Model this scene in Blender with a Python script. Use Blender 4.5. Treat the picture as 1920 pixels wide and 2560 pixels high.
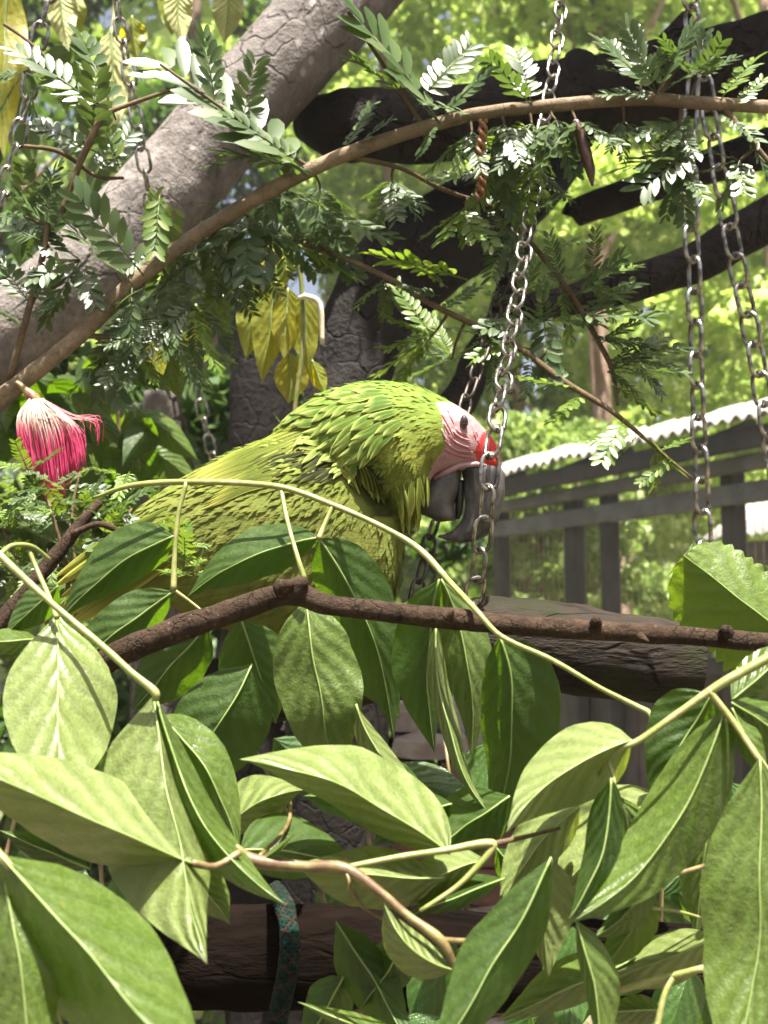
import bpy, bmesh, math, random
import numpy as np
from mathutils import Vector, Matrix, noise
from mathutils.bvhtree import BVHTree
R_ = math.radians
random.seed(7); rng = np.random.default_rng(7)
scene = bpy.context.scene
COL = scene.collection
for o in list(bpy.data.objects): bpy.data.objects.remove(o)

# ------------------------------------------------------------------ camera
F = 2800.0                      # focal length in pixels of the 1920 x 2560 photograph
PITCH = R_(6.0)
CAM = Vector((0, 0, 1.6))
FW = Vector((0, math.cos(PITCH), math.sin(PITCH)))
UP = Vector((0, -math.sin(PITCH), math.cos(PITCH)))
RT = Vector((1, 0, 0))
cd = bpy.data.cameras.new('camera'); cam = bpy.data.objects.new('camera', cd); COL.objects.link(cam)
cam.location = CAM; cam.rotation_euler = (R_(90) + PITCH, 0, 0)
cd.sensor_fit = 'HORIZONTAL'; cd.sensor_width = 36.0; cd.lens = 36.0 * F / 1920
cd.clip_start = 0.02; cd.clip_end = 400
cd.dof.use_dof = True; cd.dof.focus_distance = 0.86; cd.dof.aperture_fstop = 15.0
scene.camera = cam
scene.render.resolution_x = 768; scene.render.resolution_y = 1024

# ------------------------------------------------------------------ light
SUN_DIR = Vector((0.08, -0.28, 0.95)).normalized()      # towards the sun
w = bpy.data.worlds.new('World'); scene.world = w; w.use_nodes = True
nt = w.node_tree
sky = nt.nodes.new('ShaderNodeTexSky'); sky.sky_type = 'NISHITA'; sky.sun_disc = False
sky.sun_elevation = math.asin(SUN_DIR.z); sky.sun_rotation = math.atan2(SUN_DIR.x, SUN_DIR.y)
sky.dust_density = 8.0; sky.ozone_density = 0.4; sky.air_density = 0.6
nt.links.new(sky.outputs[0], nt.nodes['Background'].inputs[0])
nt.nodes['Background'].inputs[1].default_value = 0.055
sl = bpy.data.lights.new('sun', 'SUN'); sl.energy = 5.0; sl.angle = R_(0.53); sl.color = (1.0, 0.95, 0.86)
so = bpy.data.objects.new('sun', sl); COL.objects.link(so)
so.rotation_euler = (-SUN_DIR).to_track_quat('-Z', 'Y').to_euler(); so.location = (0, 0, 20)
vs = scene.view_settings
vs.view_transform = 'Standard'; vs.look = 'None'; vs.gamma = 1.0; vs.exposure = 2.35; vs.use_curve_mapping = False
scene.cycles.max_bounces = 4; scene.cycles.diffuse_bounces = 3; scene.cycles.volume_bounces = 0; scene.cycles.glossy_bounces = 2; scene.cycles.transmission_bounces = 2; scene.cycles.transparent_max_bounces = 8

# ------------------------------------------------------------------ helpers
ZOFF = 0.0
def P(x, y, d):
    """photo pixel + distance in metres along the viewing axis -> world point"""
    d += ZOFF
    return CAM + RT * ((x - 960) / F * d) + UP * ((1280 - y) / F * d) + FW * d
def PX(v):
    q = v - CAM; d = q.dot(FW)
    return 960 + q.dot(RT) / d * F, 1280 - q.dot(UP) / d * F, d
def tag(o, label=None, cat=None, group=None, kind=None):
    if label: o['label'] = label
    if cat: o['category'] = cat
    if group: o['group'] = group
    if kind: o['kind'] = kind
    return o
def thing(name, loc, label, cat, group=None):
    o = bpy.data.objects.new(name, None); COL.objects.link(o); o.location = loc
    o.empty_display_size = 0.05
    return tag(o, label, cat, group)
def root_of(p):
    v = Vector((0, 0, 0)); 
    while p: v += p.location if p.type == 'EMPTY' else Vector((0, 0, 0)); p = p.parent
    return v
def link(name, me, parent=None, M=None):
    o = bpy.data.objects.new(name, me); COL.objects.link(o)
    if M is not None: o.matrix_basis = M
    if parent:
        o.parent = parent
        # parents are either Empties that are only moved, or meshes / matrices handled here
        o.matrix_parent_inverse = WORLD[parent.name].inverted() if parent.name in WORLD else Matrix.Translation(-root_of(parent))
    if M is not None: WORLD[o.name] = M
    return o
WORLD = {}
def mesh(name, V, Fc, mat, smooth=True, uv=None, col=None, mi=None):
    me = bpy.data.meshes.new(name)
    V = np.asarray(V, dtype=np.float32).reshape(-1, 3)
    if isinstance(Fc, np.ndarray):
        n, k = Fc.shape
        me.vertices.add(len(V)); me.vertices.foreach_set('co', V.ravel())
        me.loops.add(n * k); me.loops.foreach_set('vertex_index', Fc.astype(np.int32).ravel())
        me.polygons.add(n); me.polygons.foreach_set('loop_start', np.arange(0, n * k, k, dtype=np.int32))
        me.update(calc_edges=True)
    else:
        me.from_pydata([tuple(v) for v in V], [], Fc); me.update()
    if uv is not None:
        l = me.uv_layers.new(name='UVMap')
        li = np.zeros(len(me.loops), dtype=np.int32); me.loops.foreach_get('vertex_index', li)
        l.data.foreach_set('uv', np.asarray(uv, dtype=np.float32)[li].ravel())
    if col is not None:
        a = me.color_attributes.new('Col', 'FLOAT_COLOR', 'POINT')
        c = np.ones((len(V), 4), dtype=np.float32); c[:, :3] = col
        a.data.foreach_set('color', c.ravel())
    for m in (mat if isinstance(mat, (list, tuple)) else [mat]): me.materials.append(m)
    if smooth: me.polygons.foreach_set('use_smooth', [True] * len(me.polygons))
    if mi is not None: me.polygons.foreach_set('material_index', mi)
    me.update()
    return me
def catmull(pts, k=6):
    pts = [np.array(p, dtype=float) for p in pts]
    if len(pts) < 2: return pts
    q = [2 * pts[0] - pts[1]] + pts + [2 * pts[-1] - pts[-2]]
    out = []
    for i in range(1, len(q) - 2):
        a, b, c, d = q[i - 1], q[i], q[i + 1], q[i + 2]
        for j in range(k):
            t = j / k
            out.append(.5 * (2 * b + (c - a) * t + (2 * a - 5 * b + 4 * c - d) * t * t + (3 * b - a - 3 * c + d) * t ** 3))
    out.append(pts[-1]); return out
def tube_geo(pts, rad, seg=10, lump=0.0, freq=20.0, seed=0.0, cap=True):
    """pts: list of world points; rad: list of radii -> verts, faces, uv (length in metres, angle)"""
    pts = [Vector(p) for p in pts]; V = []; Fc = []; UV = []
    n = len(pts); t0 = (pts[1] - pts[0]).normalized()
    a = t0.orthogonal().normalized(); L = 0
    for i in range(n):
        t = (pts[min(i + 1, n - 1)] - pts[max(i - 1, 0)]).normalized()
        a = (a - t * a.dot(t)).normalized(); b = t.cross(a)
        if i: L += (pts[i] - pts[i - 1]).length
        for j in range(seg):
            th = 2 * math.pi * j / seg
            dr = a * math.cos(th) + b * math.sin(th); r = rad[i]
            if lump: r *= 1 + lump * noise.noise((pts[i] + dr * rad[i]) * freq + Vector((seed, 0, 0))) + lump * .5 * noise.noise((pts[i] + dr * rad[i]) * freq * 3.1)
            V.append(pts[i] + dr * r); UV.append((L, j / seg))
    for i in range(n - 1):
        for j in range(seg):
            Fc.append((i * seg + j, i * seg + (j + 1) % seg, (i + 1) * seg + (j + 1) % seg, (i + 1) * seg + j))
    if cap:
        Fc.append(tuple(range(seg))[::-1]); Fc.append(tuple((n - 1) * seg + j for j in range(seg)))
    return V, Fc, UV
def branch(name, pix, mat, parent=None, k=6, seg=10, lump=0.0, freq=20.0):
    """pix rows: x, y, depth, half width in photo pixels"""
    q = catmull(pix, k)
    pts = [P(a[0], a[1], a[2]) for a in q]; rad = [max(a[3], .5) / F * (a[2] + ZOFF) for a in q]
    V, Fc, UV = tube_geo(pts, rad, seg, lump, freq, seed=random.random() * 50)
    return link(name, mesh(name, V, Fc, mat, uv=UV), parent)
def join_geo(parts):
    V = []; Fc = []; UV = []
    for p in parts:
        o = len(V); V += list(p[0]); Fc += [tuple(i + o for i in f) for f in p[1]]
        if len(p) > 2: UV += list(p[2])
    return V, Fc, (UV if len(UV) == len(V) else None)
def box_geo(c, ax, ay, az):
    """centre, three half-axis vectors"""
    V = [c + ax * sx + ay * sy + az * sz for sx in (-1, 1) for sy in (-1, 1) for sz in (-1, 1)]
    return V, [(0, 1, 3, 2), (4, 6, 7, 5), (0, 4, 5, 1), (2, 3, 7, 6), (0, 2, 6, 4), (1, 5, 7, 3)]

# ------------------------------------------------------------------ materials
class N:
    def __init__(s, name):
        s.m = bpy.data.materials.new(name); s.m.use_nodes = True; s.t = s.m.node_tree
        s.p = s.t.nodes['Principled BSDF']; s.out = s.t.nodes['Material Output']
    def new(s, t, **k):
        n = s.t.nodes.new(t)
        for a, b in k.items(): setattr(n, a, b)
        return n
    def L(s, a, b): s.t.links.new(a, b)
    def val(s, sock, v):
        if hasattr(v, 'is_output'): s.L(v, sock)
        else: sock.default_value = v
    def math(s, op, a, b=0.0, c=0.0, clamp=False):
        n = s.new('ShaderNodeMath', operation=op, use_clamp=clamp)
        for i, v in enumerate((a, b, c)): s.val(n.inputs[i], v)
        return n.outputs[0]
    def mix(s, f, a, b, blend='MIX'):
        n = s.new('ShaderNodeMix', data_type='RGBA', blend_type=blend)
        s.val(n.inputs[0], f); s.val(n.inputs[6], a if hasattr(a, 'is_output') else (*a, 1)); s.val(n.inputs[7], b if hasattr(b, 'is_output') else (*b, 1))
        return n.outputs[2]
    def noise(s, scale, detail=3.0, vec=None, rough=.6, dist=0.0):
        n = s.new('ShaderNodeTexNoise'); n.inputs['Scale'].default_value = scale; n.inputs['Detail'].default_value = detail
        n.inputs['Roughness'].default_value = rough; n.inputs['Distortion'].default_value = dist
        if vec is not None: s.L(vec, n.inputs['Vector'])
        return n.outputs['Fac']
    def coord(s, which='Object'): return s.new('ShaderNodeTexCoord').outputs[which]
    def scale(s, vec, sc):
        n = s.new('ShaderNodeMapping'); s.L(vec, n.inputs[0]); n.inputs['Scale'].default_value = sc; return n.outputs[0]
    def ramp(s, f, stops):
        n = s.new('ShaderNodeValToRGB'); e = n.color_ramp.elements
        while len(e) < len(stops): e.new(.5)
        for i, (p, c) in enumerate(stops): e[i].position = p; e[i].color = (*c, 1)
        s.L(f, n.inputs[0]); return n.outputs[0]
    def step(s, v, lo, hi):
        n = s.new('ShaderNodeMapRange', interpolation_type='SMOOTHSTEP'); s.val(n.inputs[0], v)
        n.inputs[1].default_value = lo; n.inputs[2].default_value = hi; return n.outputs[0]
    def bump(s, h, strength=.5, dist=.002):
        n = s.new('ShaderNodeBump'); n.inputs['Strength'].default_value = strength; n.inputs['Distance'].default_value = dist
        s.L(h, n.inputs['Height']); s.L(n.outputs[0], s.p.inputs['Normal']); return n.outputs[0]
    def set(s, **k):
        for a, b in k.items():
            q = s.p.inputs[a.replace('_', ' ')]; s.val(q, (*b, 1) if isinstance(b, tuple) and q.type == 'RGBA' else b)
    def translucent(s, fac, col, normal=None):
        tr = s.new('ShaderNodeBsdfTranslucent'); s.val(tr.inputs[0], col if hasattr(col, 'is_output') else (*col, 1))
        if normal is not None: s.L(normal, tr.inputs['Normal'])
        mx = s.new('ShaderNodeMixShader'); s.val(mx.inputs[0], fac)
        s.L(s.p.outputs[0], mx.inputs[1]); s.L(tr.outputs[0], mx.inputs[2]); s.L(mx.outputs[0], s.out.inputs[0])

def bark(name, dark, light, scale=14.0, rough=.85, moss=None, stretch=(1, 1, 1), depth=.006, marks=0.0, spec=.12):
    n = N(name); c = n.coord(); v = n.scale(c, stretch)
    a = n.noise(scale, 6, v, .65); b = n.noise(scale * 6, 4, v, .7)
    h = n.math('ADD', n.math('MULTIPLY', a, .6), n.math('MULTIPLY', b, .4))
    col = n.ramp(h, [(.36, dark), (.52, tuple((x + y) / 2 for x, y in zip(dark, light))), (.66, light)])
    big = n.step(n.noise(scale * .3, 3, c, .6), .4, .62)
    col = n.mix(n.math('MULTIPLY', big, .55), col, tuple(x * .45 for x in light))
    cr = n.new('ShaderNodeTexVoronoi', feature='DISTANCE_TO_EDGE'); cr.inputs['Scale'].default_value = scale * 1.6
    dis = n.new('ShaderNodeVectorMath', operation='ADD'); n.L(v, dis.inputs[0]); nz3 = n.new('ShaderNodeTexNoise'); nz3.inputs['Scale'].default_value = scale * .8; nz3.inputs['Detail'].default_value = 4; n.L(v, nz3.inputs['Vector'])
    sc3 = n.new('ShaderNodeVectorMath', operation='SCALE'); n.L(nz3.outputs['Color'], sc3.inputs[0]); sc3.inputs['Scale'].default_value = 1.2 / scale; n.L(sc3.outputs[0], dis.inputs[1]); n.L(dis.outputs[0], cr.inputs['Vector'])
    crk = n.math('MULTIPLY', n.step(cr.outputs[0], .05, .0), n.step(n.noise(scale * .6, 2, c), .42, .6))
    col = n.mix(n.math('MULTIPLY', crk, .45), col, tuple(x * .5 for x in dark)); h = n.math('SUBTRACT', h, n.math('MULTIPLY', crk, .25))
    if marks:
        vo = n.new('ShaderNodeTexVoronoi'); vo.inputs['Scale'].default_value = scale * 3.5; n.L(v, vo.inputs['Vector'])
        m = n.math('MULTIPLY', n.step(vo.outputs['Distance'], .26, .12), n.step(n.noise(scale * .8, 2, c), .5, .6))
        col = n.mix(n.math('MULTIPLY', m, marks), col, tuple(min(1, x * 2.6 + .03) for x in light))
    if moss: col = n.mix(n.step(n.noise(scale * .7, 4, c), .52, .66), col, moss)
    n.set(Base_Color=col, Roughness=rough, Specular_IOR_Level=spec); n.bump(h, .9, depth)
    return n.m
M_TRUNK = bark('leaning_trunk_bark', (.045, .039, .035), (.23, .205, .19), 11, stretch=(1, 1, .8), depth=.018, marks=.25)
M_DARK = bark('shade_dark_bark', (.0045, .0037, .0034), (.0270, .0225, .0203), 12, depth=.02, rough=.75)  # shade on the logs and trunks put into a near-black bark colour
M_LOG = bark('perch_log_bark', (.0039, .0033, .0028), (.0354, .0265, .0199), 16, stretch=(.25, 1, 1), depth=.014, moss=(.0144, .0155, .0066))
M_LOWLOG = bark('shade_darkened_log_bark', (.0014, .0010, .0008), (.0083, .0055, .0041), 18, stretch=(.25, 1, 1), depth=.01, spec=.02, rough=1.0)  # darker bark, the shade of the leaves above put into its colour
M_BROWN = bark('brown_branch_bark', (.010, .0060, .0036), (.064, .040, .025), 60, stretch=(1, 1, 1), depth=.006, marks=.35)
M_TWIG = bark('pale_twig_bark', (.096, .069, .042), (.240, .186, .126), 60, depth=.002)
M_TWIGD = bark('thin_twig_bark', (.054, .036, .021), (.156, .114, .066), 60, depth=.001)
M_BGTRUNK = bark('forest_trunk_bark', (.14, .085, .06), (.36, .26, .2), 5, depth=.02)
M_SHADEBARK = bark('mottled_grey_bark', (.018, .016, .014), (.156, .141, .126), 8, depth=.01)

def stem_mat(name, col, col2):
    n = N(name); c = n.coord()
    n.set(Base_Color=n.mix(n.step(n.noise(70, 3, c), .4, .65), col, col2), Roughness=.5); n.bump(n.noise(300, 2, c), .25, .001); return n.m
M_STEM = stem_mat('green_stem', (.132, .156, .033), (.204, .198, .072))
M_STEMB = stem_mat('woody_stem', (.078, .045, .018), (.144, .120, .042))
M_RIB = stem_mat('leaf_midrib', (.132, .192, .042), (.180, .228, .072))

def leaf_mat(name, c1, c2, vein, trans, tcol, rough=.38, nv=6.5, spots=0.0, quilt=1.0, spec=.5):
    """broad leaf: UV.x runs base to tip, UV.y 0..1 across"""
    n = N(name); uv = n.coord('UV'); sp = n.new('ShaderNodeSeparateXYZ'); n.L(uv, sp.inputs[0])
    u = sp.outputs[0]; v = n.math('MULTIPLY_ADD', sp.outputs[1], 2.0, -1.0); av = n.math('ABSOLUTE', v)
    obj = n.coord()
    wob = n.math('MULTIPLY', n.noise(22, 3, obj), .22)
    side = n.math('MULTIPLY', n.math('SIGN', v), .25)
    ph = n.math('ADD', n.math('SUBTRACT', n.math('MULTIPLY', n.math('ADD', u, wob), nv), n.math('MULTIPLY', n.math('POWER', av, .7), 2.4)), side)
    fr = n.math('ABSOLUTE', n.math('SUBTRACT', n.math('FRACT', ph), .5))     # .5 on a vein
    lat = n.math('MULTIPLY', n.step(fr, .472, .5), n.step(av, .95, .45))
    fine = n.noise(170, 4, obj, .7)
    net = n.new('ShaderNodeTexVoronoi', feature='DISTANCE_TO_EDGE'); net.inputs['Scale'].default_value = 190; n.L(obj, net.inputs['Vector'])
    netl = n.math('MULTIPLY', n.step(net.outputs[0], .12, .0), .22)
    oi = n.new('ShaderNodeObjectInfo')
    base = n.mix(oi.outputs['Random'], c1, c2)
    base = n.mix(n.step(n.noise(26, 5, obj, .7), .35, .7), base, n.mix(.5, base, c2))
    base = n.mix(n.math('MULTIPLY', fine, .35), base, c2)
    base = n.mix(n.math('MAXIMUM', n.math('MULTIPLY', lat, .8), netl), base, vein)
    if spots:
        base = n.mix(n.math('MULTIPLY', n.step(n.noise(48, 2, obj), .70, .78), spots), base, (.07, .035, .015))
        base = n.mix(n.math('MULTIPLY', n.step(n.noise(90, 3, obj, .5, .6), .68, .76), spots * .6), base, (.30, .26, .06))
    h = n.math('ADD', n.math('MULTIPLY', n.step(fr, .0, .5), -.55 * quilt), n.math('MULTIPLY', fine, .35))
    h = n.math('ADD', h, n.math('MULTIPLY', n.noise(80, 4, obj, .7), 1.5))
    patch = n.step(n.noise(75, 5, obj, .75), .42, .6)
    base = n.mix(n.math('MULTIPLY', n.step(fr, .2, .47), .34), base, tuple(x * .5 for x in c1))
    n.set(Base_Color=base, Roughness=n.math('ADD', n.math('MULTIPLY', fine, .2), n.math('MULTIPLY_ADD', patch, .22, rough - .16)), Specular_IOR_Level=spec)
    bn = n.bump(h, .55, .0024)
    n.translucent(trans, n.mix(n.math('MULTIPLY', lat, .4), tcol, tuple(x * .45 for x in tcol)), bn)
    return n.m
M_LEAF = leaf_mat('broad_leaf', (.050, .088, .012), (.080, .120, .026), (.17, .21, .07), .38, (.14, .24, .008), rough=.34, spots=.25, quilt=1.4)
M_LEAFP = leaf_mat('sun_paled_leaf', (.102, .142, .034), (.150, .190, .062), (.25, .28, .13), .32, (.17, .22, .010), rough=.38, quilt=1.8, spots=.2)  # paler copy of the broad leaf, sunlight put into its colour
M_LEAFD = leaf_mat('shade_toned_green_leaf', (.024, .052, .008), (.038, .07, .012), (.07, .10, .03), .45, (.10, .20, .004), rough=.5, spec=.35)  # darker copy for hanging leaves, shade put into its colour
M_LEAFS = leaf_mat('spotted_leaf', (.062, .115, .010), (.085, .135, .018), (.15, .19, .05), .40, (.16, .26, .008), rough=.5, spots=.8, spec=.35)
M_LEAFY = leaf_mat('yellowing_leaf', (.2592, .2268, .0130), (.1188, .1728, .0130), (.3240, .3024, .0648), .45, (.4860, .4536, .0216), rough=.5, spots=.3)
M_LEAFC = leaf_mat('cream_leaf', (.46, .46, .22), (.30, .34, .11), (.55, .53, .30), .35, (.5, .5, .15), rough=.45, quilt=2.4, nv=12)
M_LEAFU = leaf_mat('understory_leaf', (.02, .055, .012), (.05, .10, .02), (.08, .13, .04), .35, (.10, .22, .01), rough=.35)

def foliage_mat(name, stops, trans=.4, tcol=(.3, .45, .03), rough=.5, spec=.4):
    n = N(name); g = n.new('ShaderNodeNewGeometry')
    col = n.ramp(g.outputs['Random Per Island'], stops)
    n.set(Base_Color=col, Roughness=rough, Specular_IOR_Level=spec)
    n.translucent(trans, n.mix(.5, col, tcol, 'MIX')); return n.m
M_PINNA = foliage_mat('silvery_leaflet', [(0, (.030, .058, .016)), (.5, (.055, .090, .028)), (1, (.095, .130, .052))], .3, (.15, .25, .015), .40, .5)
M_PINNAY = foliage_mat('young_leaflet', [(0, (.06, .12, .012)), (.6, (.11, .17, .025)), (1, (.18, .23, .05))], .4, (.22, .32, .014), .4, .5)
M_FORL = foliage_mat('sun_toned_forest_leaf', [(0, (.1518, .2530, .0380)), (.4, (.2783, .3921, .0759)), (.8, (.4301, .5187, .1518)), (1, (.6325, .6831, .3289))], .5, (.5313, .6831, .1265), spec=.3)  # light copy of the forest leaf, sunshine put into the colour
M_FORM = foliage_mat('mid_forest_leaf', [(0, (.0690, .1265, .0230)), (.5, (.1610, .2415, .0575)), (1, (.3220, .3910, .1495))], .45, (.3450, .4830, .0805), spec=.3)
M_FORD = foliage_mat('shade_toned_forest_leaf', [(0, (.012, .03, .008)), (.6, (.04, .08, .018)), (1, (.09, .14, .03))], .35, (.10, .22, .01))  # dark copy of the forest leaf, shade put into the colour
M_GRASS = foliage_mat('ground_plant', [(0, (.03, .06, .012)), (.6, (.09, .14, .03)), (1, (.2, .24, .07))], .35)

def simple(name, col, rough=.6, metal=0.0, col2=None, sc=20, bumpd=.002, spec=.5):
    n = N(name); c = n.coord(); f = n.noise(sc, 5, c, .65)
    n.set(Base_Color=n.mix(n.step(f, .35, .65), col, col2 or tuple(x * .7 for x in col)), Roughness=rough, Metallic=metal, Specular_IOR_Level=spec)
    n.bump(f, .5, bumpd); return n.m
M_CHAIN = simple('worn_galvanised_steel', (.3910, .3740, .3400), .26, .9, (.0765, .0638, .0510), 90, .0006)
M_CHAINR = simple('rusty_chain_steel', (.10, .085, .075), .5, .7, (.04, .03, .024), 120, .0006)
M_GREY = simple('weathered_grey_timber', (.1591, .1544, .1451), .75, 0, (.1030, .0983, .0936), 6)
M_GREYD = simple('dark_grey_timber', (.052, .046, .041), .8, 0, (.030, .027, .024), 6)
M_ROOF = simple('weathered_roof_sheet', (.2976, .2880, .2592), .6, .0, (.1824, .1728, .1488), 7)
M_PLANK = simple('dark_plank', (.10, .08, .068), .8, 0, (.055, .045, .04), 5)
M_WIRE = simple('wire_mesh_steel', (.40, .36, .20), .5, .6)
M_SOIL = simple('forest_soil', (.055, .04, .028), .95, 0, (.10, .085, .05), 3, .02)
M_BRICK = simple('red_brown_brick', (.1000, .0425, .0275), .85, 0, (.0550, .0250, .0175), 25)
M_STONE = simple('pale_stone', (.2100, .1900, .1750), .8, 0, (.1250, .1000, .0900), 12)
M_POD = simple('dry_seed_pod', (.055, .018, .012), .4, 0, (.025, .01, .008), 60)
M_RUSTPOD = simple('rusty_twisted_pod', (.216, .090, .027), .6, 0, (.120, .045, .012), 70)

# ------------------------------------------------------------------ ground and buildings
def setting():
    n = 60; xs = np.linspace(-60, 60, n); ys = np.linspace(-20, 100, n)
    V = []; 
    for y in ys:
        for x in xs: V.append((x, y, .10 * noise.noise(Vector((x * .3, y * .3, 0))) - (0.02 if y < 8 else 0)))
    idx = np.arange(n * n).reshape(n, n)
    Fq = np.stack([idx[:-1, :-1].ravel(), idx[:-1, 1:].ravel(), idx[1:, 1:].ravel(), idx[1:, :-1].ravel()], 1)
    tag(link('ground', mesh('ground', V, Fq, M_SOIL)), kind='structure')
setting()

def aviary():
    """long timber shelter with corrugated roof; its side wall runs from the near right to the far left"""
    A = Vector((2.9, 2.66, 0)); B = Vector((.60, 7.2, 0))       # along the eave
    u = (B - A).normalized(); out = Vector((-u.y, u.x, 0)); out = out if out.dot(Vector((0, -1, 0))) > 0 else -out
    back = -out; Z = Vector((0, 0, 1)); Lw = (B - A).length
    t = thing('aviary_shelter', A + back * .3, 'grey timber aviary shelter with corrugated roof and wire mesh sides', 'shelter')
    H = 2.53
    def beam(name, s0, s1, z, h, th, off, m):
        g = box_geo(A + u * ((s0 + s1) / 2) + Z * z + back * off, u * ((s1 - s0) / 2), back * (th / 2), Z * (h / 2))
        o = link(name, mesh(name, *g, m, smooth=False), t)
        bv = o.modifiers.new('bevel', 'BEVEL'); bv.width = .006; bv.segments = 1; return o
    # roof: corrugated sheet rising away from the eave
    nx = 460; ny = 4; V = []; 
    for j in range(ny):
        for i in range(nx):
            s = -.5 + (Lw + .62) * i / (nx - 1); r = .50 * j / (ny - 1) - .05
            V.append(A + u * s + back * (r * .94) + Z * (H + .05 + r * .36 + .016 * math.sin(s * 2 * math.pi / .085) + .02 * noise.noise(Vector((s * 4, r * 3, 0))) + .012 * noise.noise(Vector((s * 17, r * 9, 4)))))
    idx = np.arange(nx * ny).reshape(ny, nx)
    Fq = np.stack([idx[:-1, :-1].ravel(), idx[:-1, 1:].ravel(), idx[1:, 1:].ravel(), idx[1:, :-1].ravel()], 1)
    ro = link('roof', mesh('roof', V, Fq, M_ROOF), t); sd = ro.modifiers.new('thick', 'SOLIDIFY'); sd.thickness = .004
    beam('fascia_board', -.45, Lw + .1, H - .055, .10, .03, .0, M_GREYD)
    beam('eave_beam', -.4, Lw + .05, H - .15, .07, .09, .10, M_GREY)
    beam('header_rail', -.4, Lw, H - .285, .10, .06, .13, M_GREY)
    beam('middle_rail', -.4, Lw, 1.42, .09, .06, .16, M_GREYD)
    beam('rear_beam', -.4, Lw, 2.10, .16, .06, 1.75, M_PLANK)
    def at_px(x): return min(np.linspace(0, Lw, 600), key=lambda q: abs(PX(A + u * q + back * .17 + Z * 2)[0] - x))
    ks = [.25, at_px(2080), at_px(1834), at_px(1526), at_px(1438), Lw - .03]
    for s, w_ in zip(ks, (.05, .05, .042, .036, .055, .04)): beam('post', s - w_, s + w_, 1.20, 2.36, .09, .17, M_GREYD)
    for s in (.1, 1.7, 3.3, Lw - .1): beam('rear_post', s - .045, s + .045, 1.0, 2.1, .08, 1.81, M_GREYD)
    V = []
    for j in range(3):
        for i in range(nx):
            s = -.5 + (Lw + .3) * i / (nx - 1); V.append(A + u * s + back * (1.70 + .5 * j / 2) + Z * (2.22 + .30 * j / 2 + .012 * math.sin(s * 2 * math.pi / .085)))
    idx = np.arange(nx * 3).reshape(3, nx)
    rr = link('rear_roof', mesh('rear_roof', V, np.stack([idx[:-1, :-1].ravel(), idx[:-1, 1:].ravel(), idx[1:, 1:].ravel(), idx[1:, :-1].ravel()], 1), M_ROOF), t); rr.modifiers.new('thick', 'SOLIDIFY').thickness = .004
    nb = int(Lw / .125)
    for i in range(nb):
        s = i * Lw / nb
        zt = 1.38 + .02 * random.random()
        g = box_geo(A + u * (s + .0605) + Z * (zt / 2) + back * (.235 + .004 * random.random()), u * .058, back * .011, Z * (zt / 2))
        link('wall_plank', mesh('wall_plank', *g, M_PLANK, smooth=False), t)
    # wire mesh bays
    for s0, s1 in zip(ks[:-1], ks[1:]):
        G = []
        k = max(3, int((s1 - s0) / .05))
        for i in range(1, k):
            s = s0 + (s1 - s0) * i / k
            G.append(box_geo(A + u * s + Z * 1.9 + back * .2, u * .0016, back * .0016, Z * .50))
        for j in range(1, 10):
            G.append(box_geo(A + u * ((s0 + s1) / 2) + Z * (1.42 + j * .1) + back * .2035, u * ((s1 - s0) / 2), back * .0013, Z * .0013))
        v, f, _ = join_geo(G); link('wire_mesh', mesh('wire_mesh', v, f, M_WIRE, smooth=False), t)
    for s in ks: 
        a = A + u * (s + .07) + back * .1 + Z * (H - .02); b = A + u * (s + .07) + back * .4 + Z * (H + .10)
        d = (b - a); link('rafter', mesh('rafter', *box_geo((a + b) / 2, u * .02, d / 2, d.cross(u).normalized() * .035), M_GREYD, smooth=False), t)
aviary()

# ------------------------------------------------------------------ forest
def leafcloud(centers, n, size, aniso=.5, flat=.6):
    """n small folded leaves spread over blobs (x, y, z, radius); returns verts and quads"""
    c = np.array(centers); wgt = c[:, 3] ** 2; wgt /= wgt.sum()
    k = rng.choice(len(c), n, p=wgt)
    d = rng.normal(size=(n, 3)); d /= np.linalg.norm(d, axis=1)[:, None]
    r = c[k, 3] * rng.uniform(.25, 1.05, n) ** .55
    p = c[k, :3] + d * r[:, None] * np.array([1, 1, flat])
    a = rng.normal(size=(n, 3)); a[:, 2] -= .5; a /= np.linalg.norm(a, axis=1)[:, None]
    b = np.cross(a, rng.normal(size=(n, 3)) * .6 + np.array([0, 0, 1.0])); b /= np.linalg.norm(b, axis=1)[:, None]
    nn = np.cross(a, b); s = size * rng.uniform(.55, 1.3, n)[:, None]
    tip = p + a * s; base = p - a * s * .7
    mid = p + a * s * .05
    l = mid + b * s * aniso + nn * s * .14; r_ = mid - b * s * aniso + nn * s * .14
    V = np.stack([base, l, tip, r_], 1).reshape(-1, 3)
    i = np.arange(n)[:, None] * 4
    # two triangles folded on the midrib
    T = np.concatenate([i + np.array([0, 1, 2]), i + np.array([0, 2, 3])], 0)
    return V, T
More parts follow.
